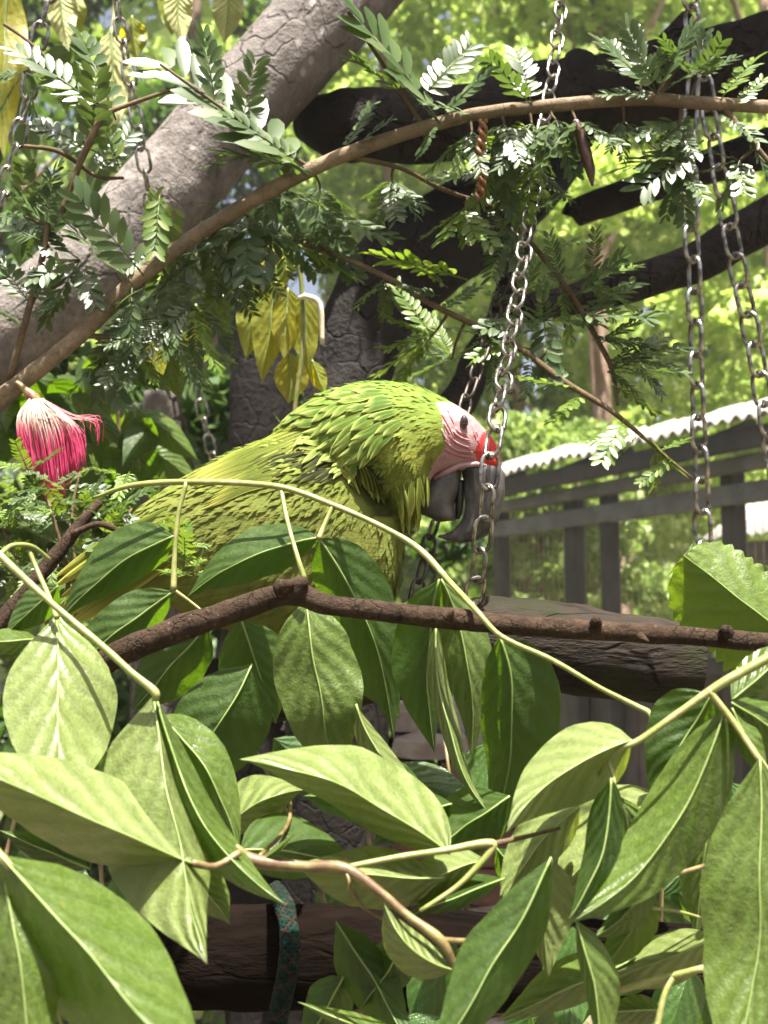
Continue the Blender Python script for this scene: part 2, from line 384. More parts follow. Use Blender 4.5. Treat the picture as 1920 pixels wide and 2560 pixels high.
def tree(x, y, h, r, tr, mat, n, size, label, group, bark_m=M_BGTRUNK, low=.25, lean=0.0, cat='tree', name='forest_tree', kb=26):
    t = thing(name, (x, y, 0), label, cat, group)
    pts = []; rad = []
    for i in range(9):
        f = i / 8; pts.append(Vector((x + lean * f * h + .12 * math.sin(f * 5 + x), y + .1 * math.sin(f * 4 + y), h * .92 * f - .1))); rad.append(tr * (1 - .72 * f) * (1.25 if i == 0 else 1))
    G = [tube_geo(pts, rad, 9, .12, 3.0)]
    bl = []
    for i in range(kb):
        f = low + (1 - low) * (i + random.random()) / kb
        an = random.random() * 6.283; rr = r * (1 - .55 * max(0, f - .45)) * random.uniform(.25, .95)
        b = Vector((x + lean * f * h + math.cos(an) * rr, y + math.sin(an) * rr, h * f + random.uniform(-.3, .3)))
        bl.append((*b, r * random.uniform(.22, .42)))
        if i % 3 == 0:
            q = pts[min(8, max(1, int(f * 8 - .6)))]
            G.append(tube_geo([q, q.lerp(b, .5) + Vector((0, 0, .12)), b], [tr * .3, tr * .2, tr * .07], 6))
    v, f_, _ = join_geo(G); link('trunk', mesh('trunk', v, f_, bark_m), t)
    V, T = leafcloud(bl, int(n * .68), size)
    link('crown', mesh('crown', V, T, mat, smooth=False), t)
    return t
FG = 'sunlit trees of the forest behind the aviary'
def forest():
    specs = [  # x, y, h, r, trunk, mat, n, leaf, low
        (2.15, 10.5, 11, 1.9, .14, M_FORL, 20000, .095, .30, 0, 'tree with straight reddish trunk rising beyond the shelter roof'),
        (1.62, 13.0, 9, 2.0, .12, M_FORL, 20000, .10, .10, .01, 'pale slim trunked tree seen through the wire mesh'),
        (.2, 14.5, 12, 2.4, .16, M_FORL, 23000, .11, .08, -.01, 'broad lime green tree behind the parrot and the log'),
        (4.4, 12.5, 11, 2.3, .16, M_FORL, 20000, .10, .10, 0, 'tall yellow green tree behind the right end of the shelter'),
        (3.4, 17.0, 13, 2.8, .18, M_FORM, 18000, .125, .08, 0, 'darker tree deep in the forest past the shelter'),
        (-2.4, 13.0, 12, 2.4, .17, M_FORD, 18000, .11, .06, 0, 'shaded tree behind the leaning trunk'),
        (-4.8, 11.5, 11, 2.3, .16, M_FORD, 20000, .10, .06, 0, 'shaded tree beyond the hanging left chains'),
        (6.8, 15.5, 13, 2.8, .18, M_FORL, 22000, .11, .06, 0, 'sunny tree standing far behind the shelter'),
        (-1.0, 18.5, 14, 3.0, .2, M_FORL, 24000, .12, .06, 0, 'distant bright tree between the dark logs'),
        (1.3, 8.6, 3.1, .9, .05, M_FORM, 12000, .06, .15, 0, 'young green tree close behind the shelter'),
    ]
    for s in specs: tree(s[0], s[1], s[2], s[3], s[4], s[5], s[6], s[7], s[10], FG, low=s[8], lean=s[9])
    # far wood that reads as one mass
    bl = []
    for i in range(420):
        x = random.uniform(-17, 19); y = random.uniform(21, 27); bl.append((x, y, random.uniform(0, 22), random.uniform(.9, 1.9)))
    V, T = leafcloud(bl, 60000, .30)
    tag(link('far_wood', mesh('far_wood', V, T, M_FORL, smooth=False)), 'bright mass of far foliage closing the view behind the trees', 'foliage', kind='stuff')
    # low growth on the ground
    bl = []
    for i in range(420):
        x = random.uniform(-7, 9); y = random.uniform(3.2, 20)
        if abs((x - .60) * 4.54 + (y - 7.2) * 2.3) < 6.5 and y < 8 and x > .2: continue
        bl.append((x, y, random.uniform(0, .45), random.uniform(.2, .55)))
    V, T = leafcloud(bl, 45000, .05)
    tag(link('ground_cover', mesh('ground_cover', V, T, M_GRASS, smooth=False)), 'low green plants covering the forest floor', 'undergrowth', kind='stuff')
forest()
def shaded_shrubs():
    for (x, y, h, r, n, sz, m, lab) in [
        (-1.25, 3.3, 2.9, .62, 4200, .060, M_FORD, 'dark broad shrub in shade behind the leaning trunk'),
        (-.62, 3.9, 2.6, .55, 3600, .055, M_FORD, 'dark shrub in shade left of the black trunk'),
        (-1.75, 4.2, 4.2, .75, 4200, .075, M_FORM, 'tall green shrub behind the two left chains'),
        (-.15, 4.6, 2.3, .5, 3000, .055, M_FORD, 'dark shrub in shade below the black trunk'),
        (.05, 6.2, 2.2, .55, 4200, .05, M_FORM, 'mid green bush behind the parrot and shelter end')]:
        t = thing('shade_shrub', (x, y, 0), lab, 'shrub', 'shrubs in the shade behind the perch')
        G = []; bl = []
        for i in range(16):
            f = random.uniform(.12, 1); an = random.random() * 6.283; rr = r * random.uniform(.1, .9)
            b = Vector((x + math.cos(an) * rr, y + math.sin(an) * rr, h * f)); bl.append((*b, r * random.uniform(.25, .45)))
            if i % 2 == 0: G.append(tube_geo([Vector((x + random.uniform(-.05, .05), y, -.05)), Vector((x, y, h * f * .5)), b], [.02, .014, .005], 6))
        v, f_, _ = join_geo(G); link('stem', mesh('stem', v, f_, M_SHADEBARK), t)
        V, T = leafcloud(bl, n, sz, .42); link('foliage', mesh('foliage', V, T, m, smooth=False), t)
shaded_shrubs()

def shade_canopy():  # unseen crown added above the view to shade the dark logs
    x, y = -1.7, 2.2
    t = thing('added_shade_tree', (x, y, 0), 'added unseen tree whose crown shades the dark logs, above the view', 'tree')
    pts = [Vector((x + .25 * math.sin(i * .8), y, i * .55 - .1)) for i in range(10)]
    G = [tube_geo(pts, [.16 - .011 * i for i in range(10)], 10, .1, 3)]; bl = []
    for (bx, by) in [(.25, 1.75), (.5, 1.75), (.85, 1.75), (1.2, 1.8), (.4, 1.6), (.7, 1.6), (1.05, 1.6), (.2, 2.2), (.6, 2.1), (1.0, 2.2), (1.4, 1.7), (-.3, 3.0), (-.8, 3.1), (-1.3, 3.2), (-.1, 3.3), (.35, 3.0), (-.6, 3.5), (-1.1, 3.6), (-1.6, 3.6), (.1, 4.0), (-.5, 4.4), (-.9, 4.2), (-1.5, 4.4)]:
        r = random.uniform(.24, .34); z_ = 1.6 + .64 * by + r * .8 + random.uniform(.05, .3); b = Vector((bx + .08 * (z_ - 2.2), by - .30 * (z_ - 2.2), z_ + .1)); bl.append((*b, r))
        q = pts[random.randint(5, 8)]; G.append(tube_geo([q, q.lerp(b, .5) + Vector((0, 0, .25)), b], [.05, .03, .01], 6))
    v, f_, _ = join_geo(G); link('trunk', mesh('trunk', v, f_, M_SHADEBARK), t)
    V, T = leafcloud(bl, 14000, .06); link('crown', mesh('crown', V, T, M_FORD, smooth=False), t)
shade_canopy()

# ------------------------------------------------------------------ logs and trunks
def log(name, pix, mat, label, cat, k=8, seg=18, lump=.12, freq=9, knobs=(), group=None):
    a = pix[0]; t = thing(name, P(a[0], a[1], a[2]), label, cat, group)
    branch('bark', pix, mat, t, k, seg, lump, freq)
    for kb in knobs: branch('branch_stub', kb, mat, t, 4, 9, .15, 30)
    return t
def logs():
    t = log('leaning_trunk', [(1040, -210, 1.75, 112), (890, -40, 1.7, 112), (748, 115, 1.65, 113), (545, 335, 1.6, 113), (345, 558, 1.55, 116), (150, 745, 1.5, 116), (-100, 960, 1.5, 116), (-420, 1220, 1.5, 118)], M_TRUNK,
        'thick leaning trunk of pinkish grey bark lit by sun', 'trunk', seg=28, lump=.06, freq=7, k=10)
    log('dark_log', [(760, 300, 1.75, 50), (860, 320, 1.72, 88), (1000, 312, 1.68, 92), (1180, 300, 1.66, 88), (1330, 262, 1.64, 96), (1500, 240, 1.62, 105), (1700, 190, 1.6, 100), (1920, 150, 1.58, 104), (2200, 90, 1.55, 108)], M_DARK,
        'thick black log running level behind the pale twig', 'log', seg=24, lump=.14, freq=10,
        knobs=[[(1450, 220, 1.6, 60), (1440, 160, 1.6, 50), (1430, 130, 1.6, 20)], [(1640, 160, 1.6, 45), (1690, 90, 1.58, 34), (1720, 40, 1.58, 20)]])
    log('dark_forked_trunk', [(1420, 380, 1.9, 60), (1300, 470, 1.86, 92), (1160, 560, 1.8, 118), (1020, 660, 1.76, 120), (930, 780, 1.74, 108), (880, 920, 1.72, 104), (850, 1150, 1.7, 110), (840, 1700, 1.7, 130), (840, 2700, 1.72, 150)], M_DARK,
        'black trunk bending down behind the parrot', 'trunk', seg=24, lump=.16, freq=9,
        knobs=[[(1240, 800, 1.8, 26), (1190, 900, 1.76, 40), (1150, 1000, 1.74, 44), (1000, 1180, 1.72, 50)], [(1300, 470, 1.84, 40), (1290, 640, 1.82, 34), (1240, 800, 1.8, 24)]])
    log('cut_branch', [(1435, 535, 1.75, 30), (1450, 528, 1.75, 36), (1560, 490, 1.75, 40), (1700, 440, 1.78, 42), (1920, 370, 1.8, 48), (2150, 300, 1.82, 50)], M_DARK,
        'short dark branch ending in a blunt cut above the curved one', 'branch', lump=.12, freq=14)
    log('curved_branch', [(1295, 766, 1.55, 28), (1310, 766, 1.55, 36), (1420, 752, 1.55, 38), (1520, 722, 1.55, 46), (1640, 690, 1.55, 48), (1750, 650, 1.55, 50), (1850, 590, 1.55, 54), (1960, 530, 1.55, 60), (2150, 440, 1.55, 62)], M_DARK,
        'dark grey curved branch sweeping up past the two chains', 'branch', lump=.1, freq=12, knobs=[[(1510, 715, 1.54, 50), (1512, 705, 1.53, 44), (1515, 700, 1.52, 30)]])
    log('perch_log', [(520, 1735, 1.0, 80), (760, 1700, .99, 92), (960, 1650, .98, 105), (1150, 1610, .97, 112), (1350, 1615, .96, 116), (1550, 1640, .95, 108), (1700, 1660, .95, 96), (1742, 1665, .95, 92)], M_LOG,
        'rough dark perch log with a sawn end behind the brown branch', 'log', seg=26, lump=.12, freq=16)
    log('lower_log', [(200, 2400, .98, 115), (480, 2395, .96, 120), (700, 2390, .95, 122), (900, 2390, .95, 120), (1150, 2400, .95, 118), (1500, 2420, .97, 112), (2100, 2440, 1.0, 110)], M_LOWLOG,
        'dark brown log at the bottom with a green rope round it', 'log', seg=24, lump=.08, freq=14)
    log('grey_trunk', [(405, 980, 2.4, 46), (400, 1100, 2.4, 52), (395, 1300, 2.4, 58), (390, 2000, 2.4, 66), (390, 3200, 2.4, 80)], M_SHADEBARK,
        'mottled grey trunk standing between the flower and the parrot', 'trunk', seg=16, lump=.1, freq=6)
    log('black_trunk', [(650, 700, 2.5, 70), (655, 950, 2.5, 80), (660, 1300, 2.5, 90), (660, 2000, 2.5, 100), (660, 3200, 2.5, 110)], M_DARK,
        'slim black trunk in shade behind the yellow hanging leaves', 'trunk', seg=16, lump=.2, freq=5)
logs()

# rope wound round the lower log: strands are parts
def rope():
    t = thing('rope', P(700, 2260, .86), 'green and brown braided rope hanging over the lower dark log', 'rope')
    q = catmull([(690, 2225, .96), (702, 2245, .90), (716, 2285, .86), (725, 2360, .835), (715, 2450, .835), (695, 2540, .85), (680, 2640, .88)], 14)
    C = [P(*a) for a in q]; R0 = 20 / F * .85
    mats = [simple('rope_green', (.0060, .0210, .0150), .85, 0, (.0036, .0084, .0072), 160, spec=.05), simple('rope_brown', (.0300, .0192, .0144), .9, 0, (.0120, .0084, .0072), 160, spec=.05)]
    for k in range(8):
        for sgn in (1, -1):
            pts = []
            for i, c in enumerate(C):
                tg = (C[min(i + 1, len(C) - 1)] - C[max(i - 1, 0)]).normalized(); a = tg.cross(FW).normalized(); b = tg.cross(a)
                th = sgn * i * .34 + k * math.pi / 4; rr = R0 * (1 + .10 * math.sin(i * 1.36 * 1 + k * math.pi + (0 if sgn > 0 else math.pi)))
                pts.append(c + (a * math.cos(th) + b * math.sin(th)) * rr)
            v, f, uv = tube_geo(pts, [R0 * .30] * len(pts), 6); link('strand', mesh('strand', v, f, mats[0 if (k + (sgn > 0)) % 3 else 1], uv=uv), t)
    v, f, uv = tube_geo(C, [R0 * .92] * len(C), 10); link('core', mesh('core', v, f, mats[1], uv=uv), t)
rope()

# ------------------------------------------------------------------ chains
def link_mesh(name, L, Wd, wire, mat):
    pts = []; r = Wd / 2; h = L / 2 - r; n = 7
    for i in range(n): a = math.pi * i / (n - 1); pts.append(Vector((r * math.cos(a), 0, h + r * math.sin(a))))
    for i in range(n): a = math.pi + math.pi * i / (n - 1); pts.append(Vector((r * math.cos(a), 0, -h + r * math.sin(a))))
    V = []; Fc = []; s = 7; m = len(pts)
    for i, p in enumerate(pts):
        t = (pts[(i + 1) % m] - pts[i - 1]).normalized(); b = Vector((0, 1, 0)); a = t.cross(b)
        for j in range(s):
            th = 2 * math.pi * j / s; V.append(p + (a * math.cos(th) + b * math.sin(th)) * wire)
    for i in range(m):
        for j in range(s): Fc.append((i * s + j, i * s + (j + 1) % s, ((i + 1) % m) * s + (j + 1) % s, ((i + 1) % m) * s + j))
    return mesh(name, V, Fc, mat)
def chain(pix, Lpx, label, mat=M_CHAIN, wid=.52, wpx=None, group='metal chains of the hanging perches', turn=0.5):
    q = catmull(pix, 24); C = [P(*a) for a in q]
    d0 = pix[0][2]; L = Lpx / F * d0; wire = (wpx or Lpx * .062) / F * d0
    t = thing('chain', C[0], label, 'chain', group)
    me = link_mesh('link', L, L * wid, wire, mat); pitch = L - 2.3 * wire
    # arc-length walk
    acc = 0.0; k = 0; s = pitch / 2; i = 0
    D = [0]
    for a, b in zip(C[:-1], C[1:]): D.append(D[-1] + (b - a).length)
    while s < D[-1]:
        while D[i + 1] < s: i += 1
        f = (s - D[i]) / (D[i + 1] - D[i]); p = C[i].lerp(C[i + 1], f); z = (C[i] - C[i + 1]).normalized()
        x = z.cross(FW).normalized(); y = z.cross(x)
        ang = turn + (math.pi / 2 if k % 2 else 0) + random.uniform(-.22, .22)
        xx = x * math.cos(ang) + y * math.sin(ang); yy = z.cross(xx)
        M = Matrix((xx, yy, z)).transposed().to_4x4(); M.translation = p + Vector((random.uniform(-1, 1), 0, 0)) * wire * .3
        link('link', me, t, M); s += pitch; k += 1
def chains():
    chain([(1722, -60, 1.42), (1735, 150, 1.42), (1722, 420, 1.42), (1735, 700, 1.42), (1745, 1000, 1.42), (1762, 1420, 1.42), (1765, 1560, 1.42)], 92, 'long straight chain hanging down to the serrated leaf, beside the slanting one')
    chain([(1745, 120, 1.45), (1790, 380, 1.45), (1835, 620, 1.45), (1885, 860, 1.45), (1925, 1120, 1.45), (1985, 1500, 1.45)], 88, 'slanting chain right of the straight one, crossing the curved branch')
    chain([(1412, -60, 1.36), (1375, 230, 1.26), (1330, 500, 1.16), (1290, 760, 1.05), (1238, 1080, .915), (1205, 1360, .91), (1186, 1500, .93), (1180, 1560, .95)], 62, 'chain passing in front of the red forehead and grey beak')
    chain([(1320, 420, 1.3), (1275, 640, 1.22), (1215, 860, 1.14), (1165, 1010, 1.10), (1100, 1260, 1.02), (1062, 1400, .985), (1035, 1520, .97)], 56, 'darker chain passing behind the head and under the beak', M_CHAINR)
    chain([(130, -60, 1.25), (105, 60, 1.25), (70, 230, 1.25), (30, 400, 1.25), (-30, 640, 1.25), (-80, 820, 1.25)], 72, 'chain with open links hanging before the dark long leaves')
    chain([(285, -60, 1.35), (300, 60, 1.35), (325, 200, 1.35), (358, 400, 1.35), (385, 560, 1.37)], 64, 'chain hanging down onto the leaning trunk', wid=.5)
    chain([(402, 760, 2.05), (425, 900, 2.05), (442, 1020, 2.05), (472, 1180, 2.05), (490, 1300, 2.05)], 56, 'rusty dark chain in front of the mottled grey trunk', M_CHAINR)
    chain([(448, 740, 2.0), (475, 880, 2.0), (500, 1000, 2.0), (530, 1140, 2.0), (560, 1290, 2.0)], 52, 'thin chain next to the rusty one, left of the black trunk')
chains()

# ------------------------------------------------------------------ parrot
def loft(pairs, seg=20, sub=4):
    """pairs: top x, top y, bottom x, bottom y, half thickness px, depth offset px -> rings of ellipses at the parrot's depth"""
    q = catmull(pairs, sub); V = []; Fc = []
    for a in q:
        c = P((a[0] + a[2]) / 2, (a[1] + a[3]) / 2, PD + a[5] / F * PD)
        e = (P(a[0], a[1], PD) - P(a[2], a[3], PD)) / 2; n = FW * (a[4] / F * PD)
        for j in range(seg):
            th = 2 * math.pi * j / seg
            V.append(c + e * math.cos(th) + n * math.sin(th))
    m = len(q)
    for i in range(m - 1):
        for j in range(seg): Fc.append((i * seg + j, i * seg + (j + 1) % seg, (i + 1) * seg + (j + 1) % seg, (i + 1) * seg + j))
    Fc.append(tuple(range(seg))[::-1]); Fc.append(tuple((m - 1) * seg + j for j in range(seg)))
    return V, Fc
PD = 0.97
def inside(x, y, poly):
    c = False; j = len(poly) - 1
    for i in range(len(poly)):
        if (poly[i][1] > y) != (poly[j][1] > y) and x < (poly[j][0] - poly[i][0]) * (y - poly[i][1]) / (poly[j][1] - poly[i][1]) + poly[i][0]: c = not c
        j = i
    return c
FACE = [(1088, 1012), (1120, 1010), (1150, 1014), (1178, 1034), (1202, 1066), (1222, 1090), (1250, 1120), (1262, 1180), (1225, 1185), (1170, 1190), (1100, 1205), (1066, 1200), (1080, 1160), (1106, 1128), (1110, 1095), (1102, 1050)]
REDP = [(1178, 1136), (1200, 1092), (1220, 1070), (1250, 1110), (1270, 1190), (1222, 1190), (1196, 1160)]
FLOW = [(1185, 1045, -.75, -.66), (1110, 990, -.95, -.3), (1040, 965, -1, -.1), (930, 955, -1, .12), (830, 980, -.9, .38), (740, 1040, -.92, .3), (1040, 1090, -.7, .6), (1065, 1190, -.35, .95), (1010, 1280, -.1, 1),
        (930, 1120, -.7, .7), (850, 1100, -.85, .4), (700, 1100, -.9, .35), (600, 1180, -.92, .35), (800, 1250, -.75, .65), (960, 1350, -.25, .97), (600, 1400, -.85, .5), (420, 1260, -.95, .3), (980, 1200, -.5, .87)]
SHADE_GAP = [(560, 1192), (640, 1140), (720, 1112), (790, 1108), (850, 1120), (880, 1080), (905, 1080), (950, 1180), (985, 1295), (950, 1290), (905, 1245), (850, 1185), (780, 1150), (700, 1150), (620, 1195)]
def flow(x, y):
    sx = sy = 0
    for (a, b, c, d) in FLOW:
        w_ = 1 / ((x - a) ** 2 + (y - b) ** 2 + 400) ** 1.5; sx += c * w_; sy += d * w_
    l = math.hypot(sx, sy); return sx / l, sy / l
def feather_mat(name, c1, c2, edge):
    n = N(name); uv = n.coord('UV'); sp = n.new('ShaderNodeSeparateXYZ'); n.L(uv, sp.inputs[0])
    av = n.math('ABSOLUTE', n.math('MULTIPLY_ADD', sp.outputs[1], 2, -1))
    barb = n.new('ShaderNodeTexWave'); barb.inputs['Scale'].default_value = 9; barb.inputs['Distortion'].default_value = 3
    cb = n.new('ShaderNodeCombineXYZ'); n.L(n.math('SUBTRACT', sp.outputs[0], n.math('MULTIPLY', av, .35)), cb.inputs[0]); n.L(cb.outputs[0], barb.inputs['Vector'])
    oi = n.new('ShaderNodeObjectInfo'); b = n.mix(oi.outputs['Random'], c1, c2)
    b = n.mix(n.step(sp.outputs[0], .55, .98), b, edge); b = n.mix(n.step(av, .55, 1.0), b, edge)
    b = n.mix(n.math('MULTIPLY', barb.outputs['Fac'], .3), b, tuple(x * .5 for x in c1))
    b = n.mix(n.step(av, .07, .02), b, tuple(x * .35 for x in c1))
    n.set(Base_Color=b, Roughness=.65, Specular_IOR_Level=.12); n.bump(barb.outputs['Fac'], .3, .0006); n.translucent(.18, edge); return n.m
def feather_mesh(name, mat, W=.3, n=7, bend=.12, seed=0):
    """unit feather along +Y, z up (away from the body)"""
    r_ = random.Random(seed); V = []; UV = []; Fc = []; m = 5
    for i in range(n + 1):
        t = i / n; wv = W * (math.sin(math.pi * min(1, .12 + t * .72)) ** .7) * (1 if t < .8 else max(.12, 1 - ((t - .8) / .2) ** 2 * .9)) * .5
        for j in range(m):
            v = j / (m - 1) * 2 - 1
            V.append(Vector((v * wv + .02 * r_.uniform(-1, 1) * t, t + (-.05 * abs(v) if t > .85 else 0) + r_.uniform(-.02, .02) * (t > .7), bend * math.sin(t * 2.2) - .10 * wv * 4 * v * v))); UV.append((t, (v + 1) / 2))
    for i in range(n):
        for j in range(m - 1): Fc.append((i * m + j, i * m + j + 1, (i + 1) * m + j + 1, (i + 1) * m + j))
    return mesh(name, V, Fc, mat, uv=UV)
def parrot():
    t = thing('parrot', P(900, 1600, .97), 'green parrot with pink face, red forehead and grey hooked beak, biting a chain', 'parrot')
    torso = loft([(250, 1385, 250, 1420, 26, 0), (330, 1290, 320, 1440, 55, 0), (430, 1212, 400, 1490, 100, 0), (530, 1155, 500, 1545, 135, 0), (640, 1105, 610, 1585, 155, 0), (750, 1075, 730, 1610, 160, 0), (850, 1085, 840, 1615, 132, 10), (930, 1150, 930, 1580, 96, 10), (985, 1240, 985, 1500, 78, 0), (1012, 1320, 1005, 1440, 34, 0)])
    head = loft([(700, 1060, 850, 1270, 70, 10), (770, 1005, 900, 1270, 92, 4), (840, 970, 950, 1265, 104, 0), (930, 952, 1010, 1285, 106, -4), (1030, 962, 1040, 1270, 102, -6), (1115, 998, 1062, 1215, 88, -6), (1168, 1030, 1090, 1192, 72, -6), (1210, 1068, 1128, 1182, 56, -6), (1240, 1108, 1175, 1178, 40, -6), (1252, 1142, 1210, 1180, 30, -6), (1258, 1165, 1236, 1182, 16, -6)])
    collar = loft([(950, 1080, 1060, 1090, 90, -24), (950, 1150, 1080, 1150, 88, -30), (970, 1220, 1076, 1205, 66, -38), (998, 1280, 1056, 1255, 38, -46), (1022, 1326, 1042, 1304, 12, -50)])
    v, f, _ = join_geo([torso, head, collar])
    tmp = bpy.data.objects.new('tmp', mesh('tmp', v, f, M_DARK)); COL.objects.link(tmp)
    rm = tmp.modifiers.new('r', 'REMESH'); rm.mode = 'VOXEL'; rm.voxel_size = .0024
    sm = tmp.modifiers.new('s', 'SMOOTH'); sm.factor = .5; sm.iterations = 4
    dg = bpy.context.evaluated_depsgraph_get(); me = bpy.data.meshes.new_from_object(tmp.evaluated_get(dg)); bpy.data.objects.remove(tmp)
    me.name = 'body'; me.materials.clear()
    # plumage colour by place on the body, with gap shade painted in
    nb = N('plumage'); at = nb.new('ShaderNodeAttribute'); at.attribute_name = 'Col'
    c = nb.coord(); nz = nb.noise(140, 4, nb.scale(c, (.5, 1, 1.6)), .7)
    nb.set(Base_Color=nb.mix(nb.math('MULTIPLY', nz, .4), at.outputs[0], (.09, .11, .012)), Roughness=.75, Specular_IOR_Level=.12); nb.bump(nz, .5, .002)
    ns = N('bare_face_skin'); c = ns.coord(); fz = ns.noise(160, 4, c, .65); fb = ns.noise(45, 2, c)
    ns.set(Base_Color=ns.mix(ns.step(fz, .35, .65), ns.mix(ns.step(fb, .4, .6), (.2470, .1061, .1133), (.2756, .1481, .1560)), (.2827, .1766, .1766)), Roughness=.5, Subsurface_Weight=.12, Subsurface_Radius=(.0008, .0008, .0008)); ns.bump(fz, .7, .002)
    nr = simple('red_forehead_plumage', (.384, .012, .007), .6, 0, (.260, .007, .006), 220, .0012)
    for m in (nb.m, ns.m, nr): me.materials.append(m)
    co = np.zeros(len(me.vertices) * 3, dtype=np.float32); me.vertices.foreach_get('co', co); co = co.reshape(-1, 3)
    cam_ = np.array(CAM); q = co - cam_; dd = q @ np.array(FW); X = 960 + (q @ np.array(RT)) / PD * F; Y = 1280 - (q @ np.array(UP)) / PD * F
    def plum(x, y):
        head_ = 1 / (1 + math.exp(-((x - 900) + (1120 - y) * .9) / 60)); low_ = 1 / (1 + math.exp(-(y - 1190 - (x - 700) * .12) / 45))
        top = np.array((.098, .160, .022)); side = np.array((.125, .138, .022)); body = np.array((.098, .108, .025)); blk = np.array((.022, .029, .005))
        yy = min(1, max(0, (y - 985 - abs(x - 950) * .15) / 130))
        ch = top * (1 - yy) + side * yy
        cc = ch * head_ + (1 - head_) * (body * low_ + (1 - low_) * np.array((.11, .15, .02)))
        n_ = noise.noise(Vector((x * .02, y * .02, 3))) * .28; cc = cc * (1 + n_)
        if inside(x, y, SHADE_GAP): cc = cc * .25  # dark feather bases plus shade painted into the mantle and neck gaps
        xc = 895 + (y - 1090) * .33; neck_shade = math.exp(-(((x - xc) / 40) ** 2) ** 1.5) * (1 if 1085 < y < 1290 else 0)  # soft strip of shade under the neck, put into the plumage colour
        return cc * (1 - neck_shade * .9)
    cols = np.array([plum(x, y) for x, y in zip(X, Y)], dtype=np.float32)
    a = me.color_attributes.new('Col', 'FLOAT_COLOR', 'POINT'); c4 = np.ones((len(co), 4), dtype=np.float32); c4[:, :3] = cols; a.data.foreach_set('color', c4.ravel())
    mi = []
    for p in me.polygons:
        x = X[list(p.vertices)].mean(); y = Y[list(p.vertices)].mean()
        mi.append(2 if inside(x, y, REDP) else (1 if inside(x, y, FACE) else 0))
    me.polygons.foreach_set('material_index', mi); me.polygons.foreach_set('use_smooth', [True] * len(me.polygons)); me.update()
    body = link('body', me, t)
    bv = BVHTree.FromPolygons([Vector(v_) for v_ in co], [tuple(p.vertices) for p in me.polygons])
    def S(x, y):
        dr = (P(x, y, 1) - CAM).normalized(); h = bv.ray_cast(CAM, dr); return (h[0], h[1]) if h[0] is not None else (None, None)
    # ---- small plumage over the whole body (uncountable)
    nrm = np.zeros(len(co) * 3, dtype=np.float32); me.vertices.foreach_get('normal', nrm); nrm = nrm.reshape(-1, 3)
    ids = rng.permutation(len(co))[:34000]; V = []; Fc = []; CC = []; NN = []
    for i in ids:
        x, y = X[i], Y[i]
        if inside(x, y, FACE) and not inside(x, y, REDP): continue
        red = inside(x, y, REDP); hd_ = x > 880 and y < 1330
        if inside(x, y, SHADE_GAP): continue
        n_ = Vector(nrm[i]); fx, fy = flow(x, y); d = RT * fx - UP * fy; d = (d - n_ * d.dot(n_))
        if d.length < .15: continue
        d = d.normalized(); d = (d + Vector(rng.normal(size=3)) * .10 + n_ * rng.uniform(.0, .05 if hd_ else .022)).normalized(); b = d.cross(n_).normalized(); up = b.cross(d)
        hd = x > 880 and y < 1330
        L = (.005 if red else (rng.uniform(.007, .012) if hd else rng.uniform(.011, .018))); Wd = L * rng.uniform(.12, .18)
        o = Vector(co[i]) - n_ * .0008; k = len(V)
        V += [o, o + d * L * .5 + b * Wd + up * L * .02, o + d * L * .55 + up * L * (.05 if hd_ else .025), o + d * L * .5 - b * Wd + up * L * .02, o + d * L + up * L * -.02]
        NN += [(n_ * .8 + up * .2 + b * e_).normalized() for e_ in (0, .18, 0, -.18, 0)]
        Fc += [(k, k + 1, k + 2), (k, k + 2, k + 3), (k + 1, k + 4, k + 2), (k + 2, k + 4, k + 3)]
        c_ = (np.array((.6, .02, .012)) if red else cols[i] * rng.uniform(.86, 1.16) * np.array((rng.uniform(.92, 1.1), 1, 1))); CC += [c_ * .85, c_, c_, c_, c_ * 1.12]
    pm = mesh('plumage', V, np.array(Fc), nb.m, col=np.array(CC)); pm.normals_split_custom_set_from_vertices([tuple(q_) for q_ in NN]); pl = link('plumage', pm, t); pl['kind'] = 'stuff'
    # ---- large feathers, each its own part
    fm_n = feather_mat('nape_feather', (.060, .120, .016), (.115, .175, .022), (.30, .36, .09))
    fm_w = feather_mat('mantle_feather', (.060, .080, .010), (.110, .14, .016), (.34, .34, .07))
    fm_d = feather_mat('dark_covert', (.0114, .0150, .0036), (.0186, .0222, .0042), (.0744, .0858, .0114))
    fm_e = feather_mat('pale_edged_feather', (.071, .089, .006), (.089, .112, .009), (.223, .223, .040))
    sets = {'n': [feather_mesh('feather', fm_n, .36, seed=s, bend=.16) for s in (1, 2, 3)], 'w': [feather_mesh('feather', fm_w, .26, seed=s, bend=.12) for s in (4, 5, 6)], 'd': [feather_mesh('feather', fm_d, .30, seed=s, bend=.1) for s in (7, 8)]}
    def feather(kind, x0, y0, x1, y1, lift=.25, wide=1.0, up0=.0015):
        p, n_ = S(x0, y0)
        if p is None: return
        a = P(x1, y1, PX(p)[2]); d = a - p; L = d.length; d = d - n_ * d.dot(n_)
        if d.length < 1e-5: return
        d = (d.normalized() + n_ * lift).normalized(); xx = d.cross(n_).normalized(); zz = xx.cross(d)
        M = Matrix((xx * L * wide, d * L, zz * L)).transposed().to_4x4(); M.translation = p + n_ * up0
        link('feather', random.choice(sets[kind]), t, M)
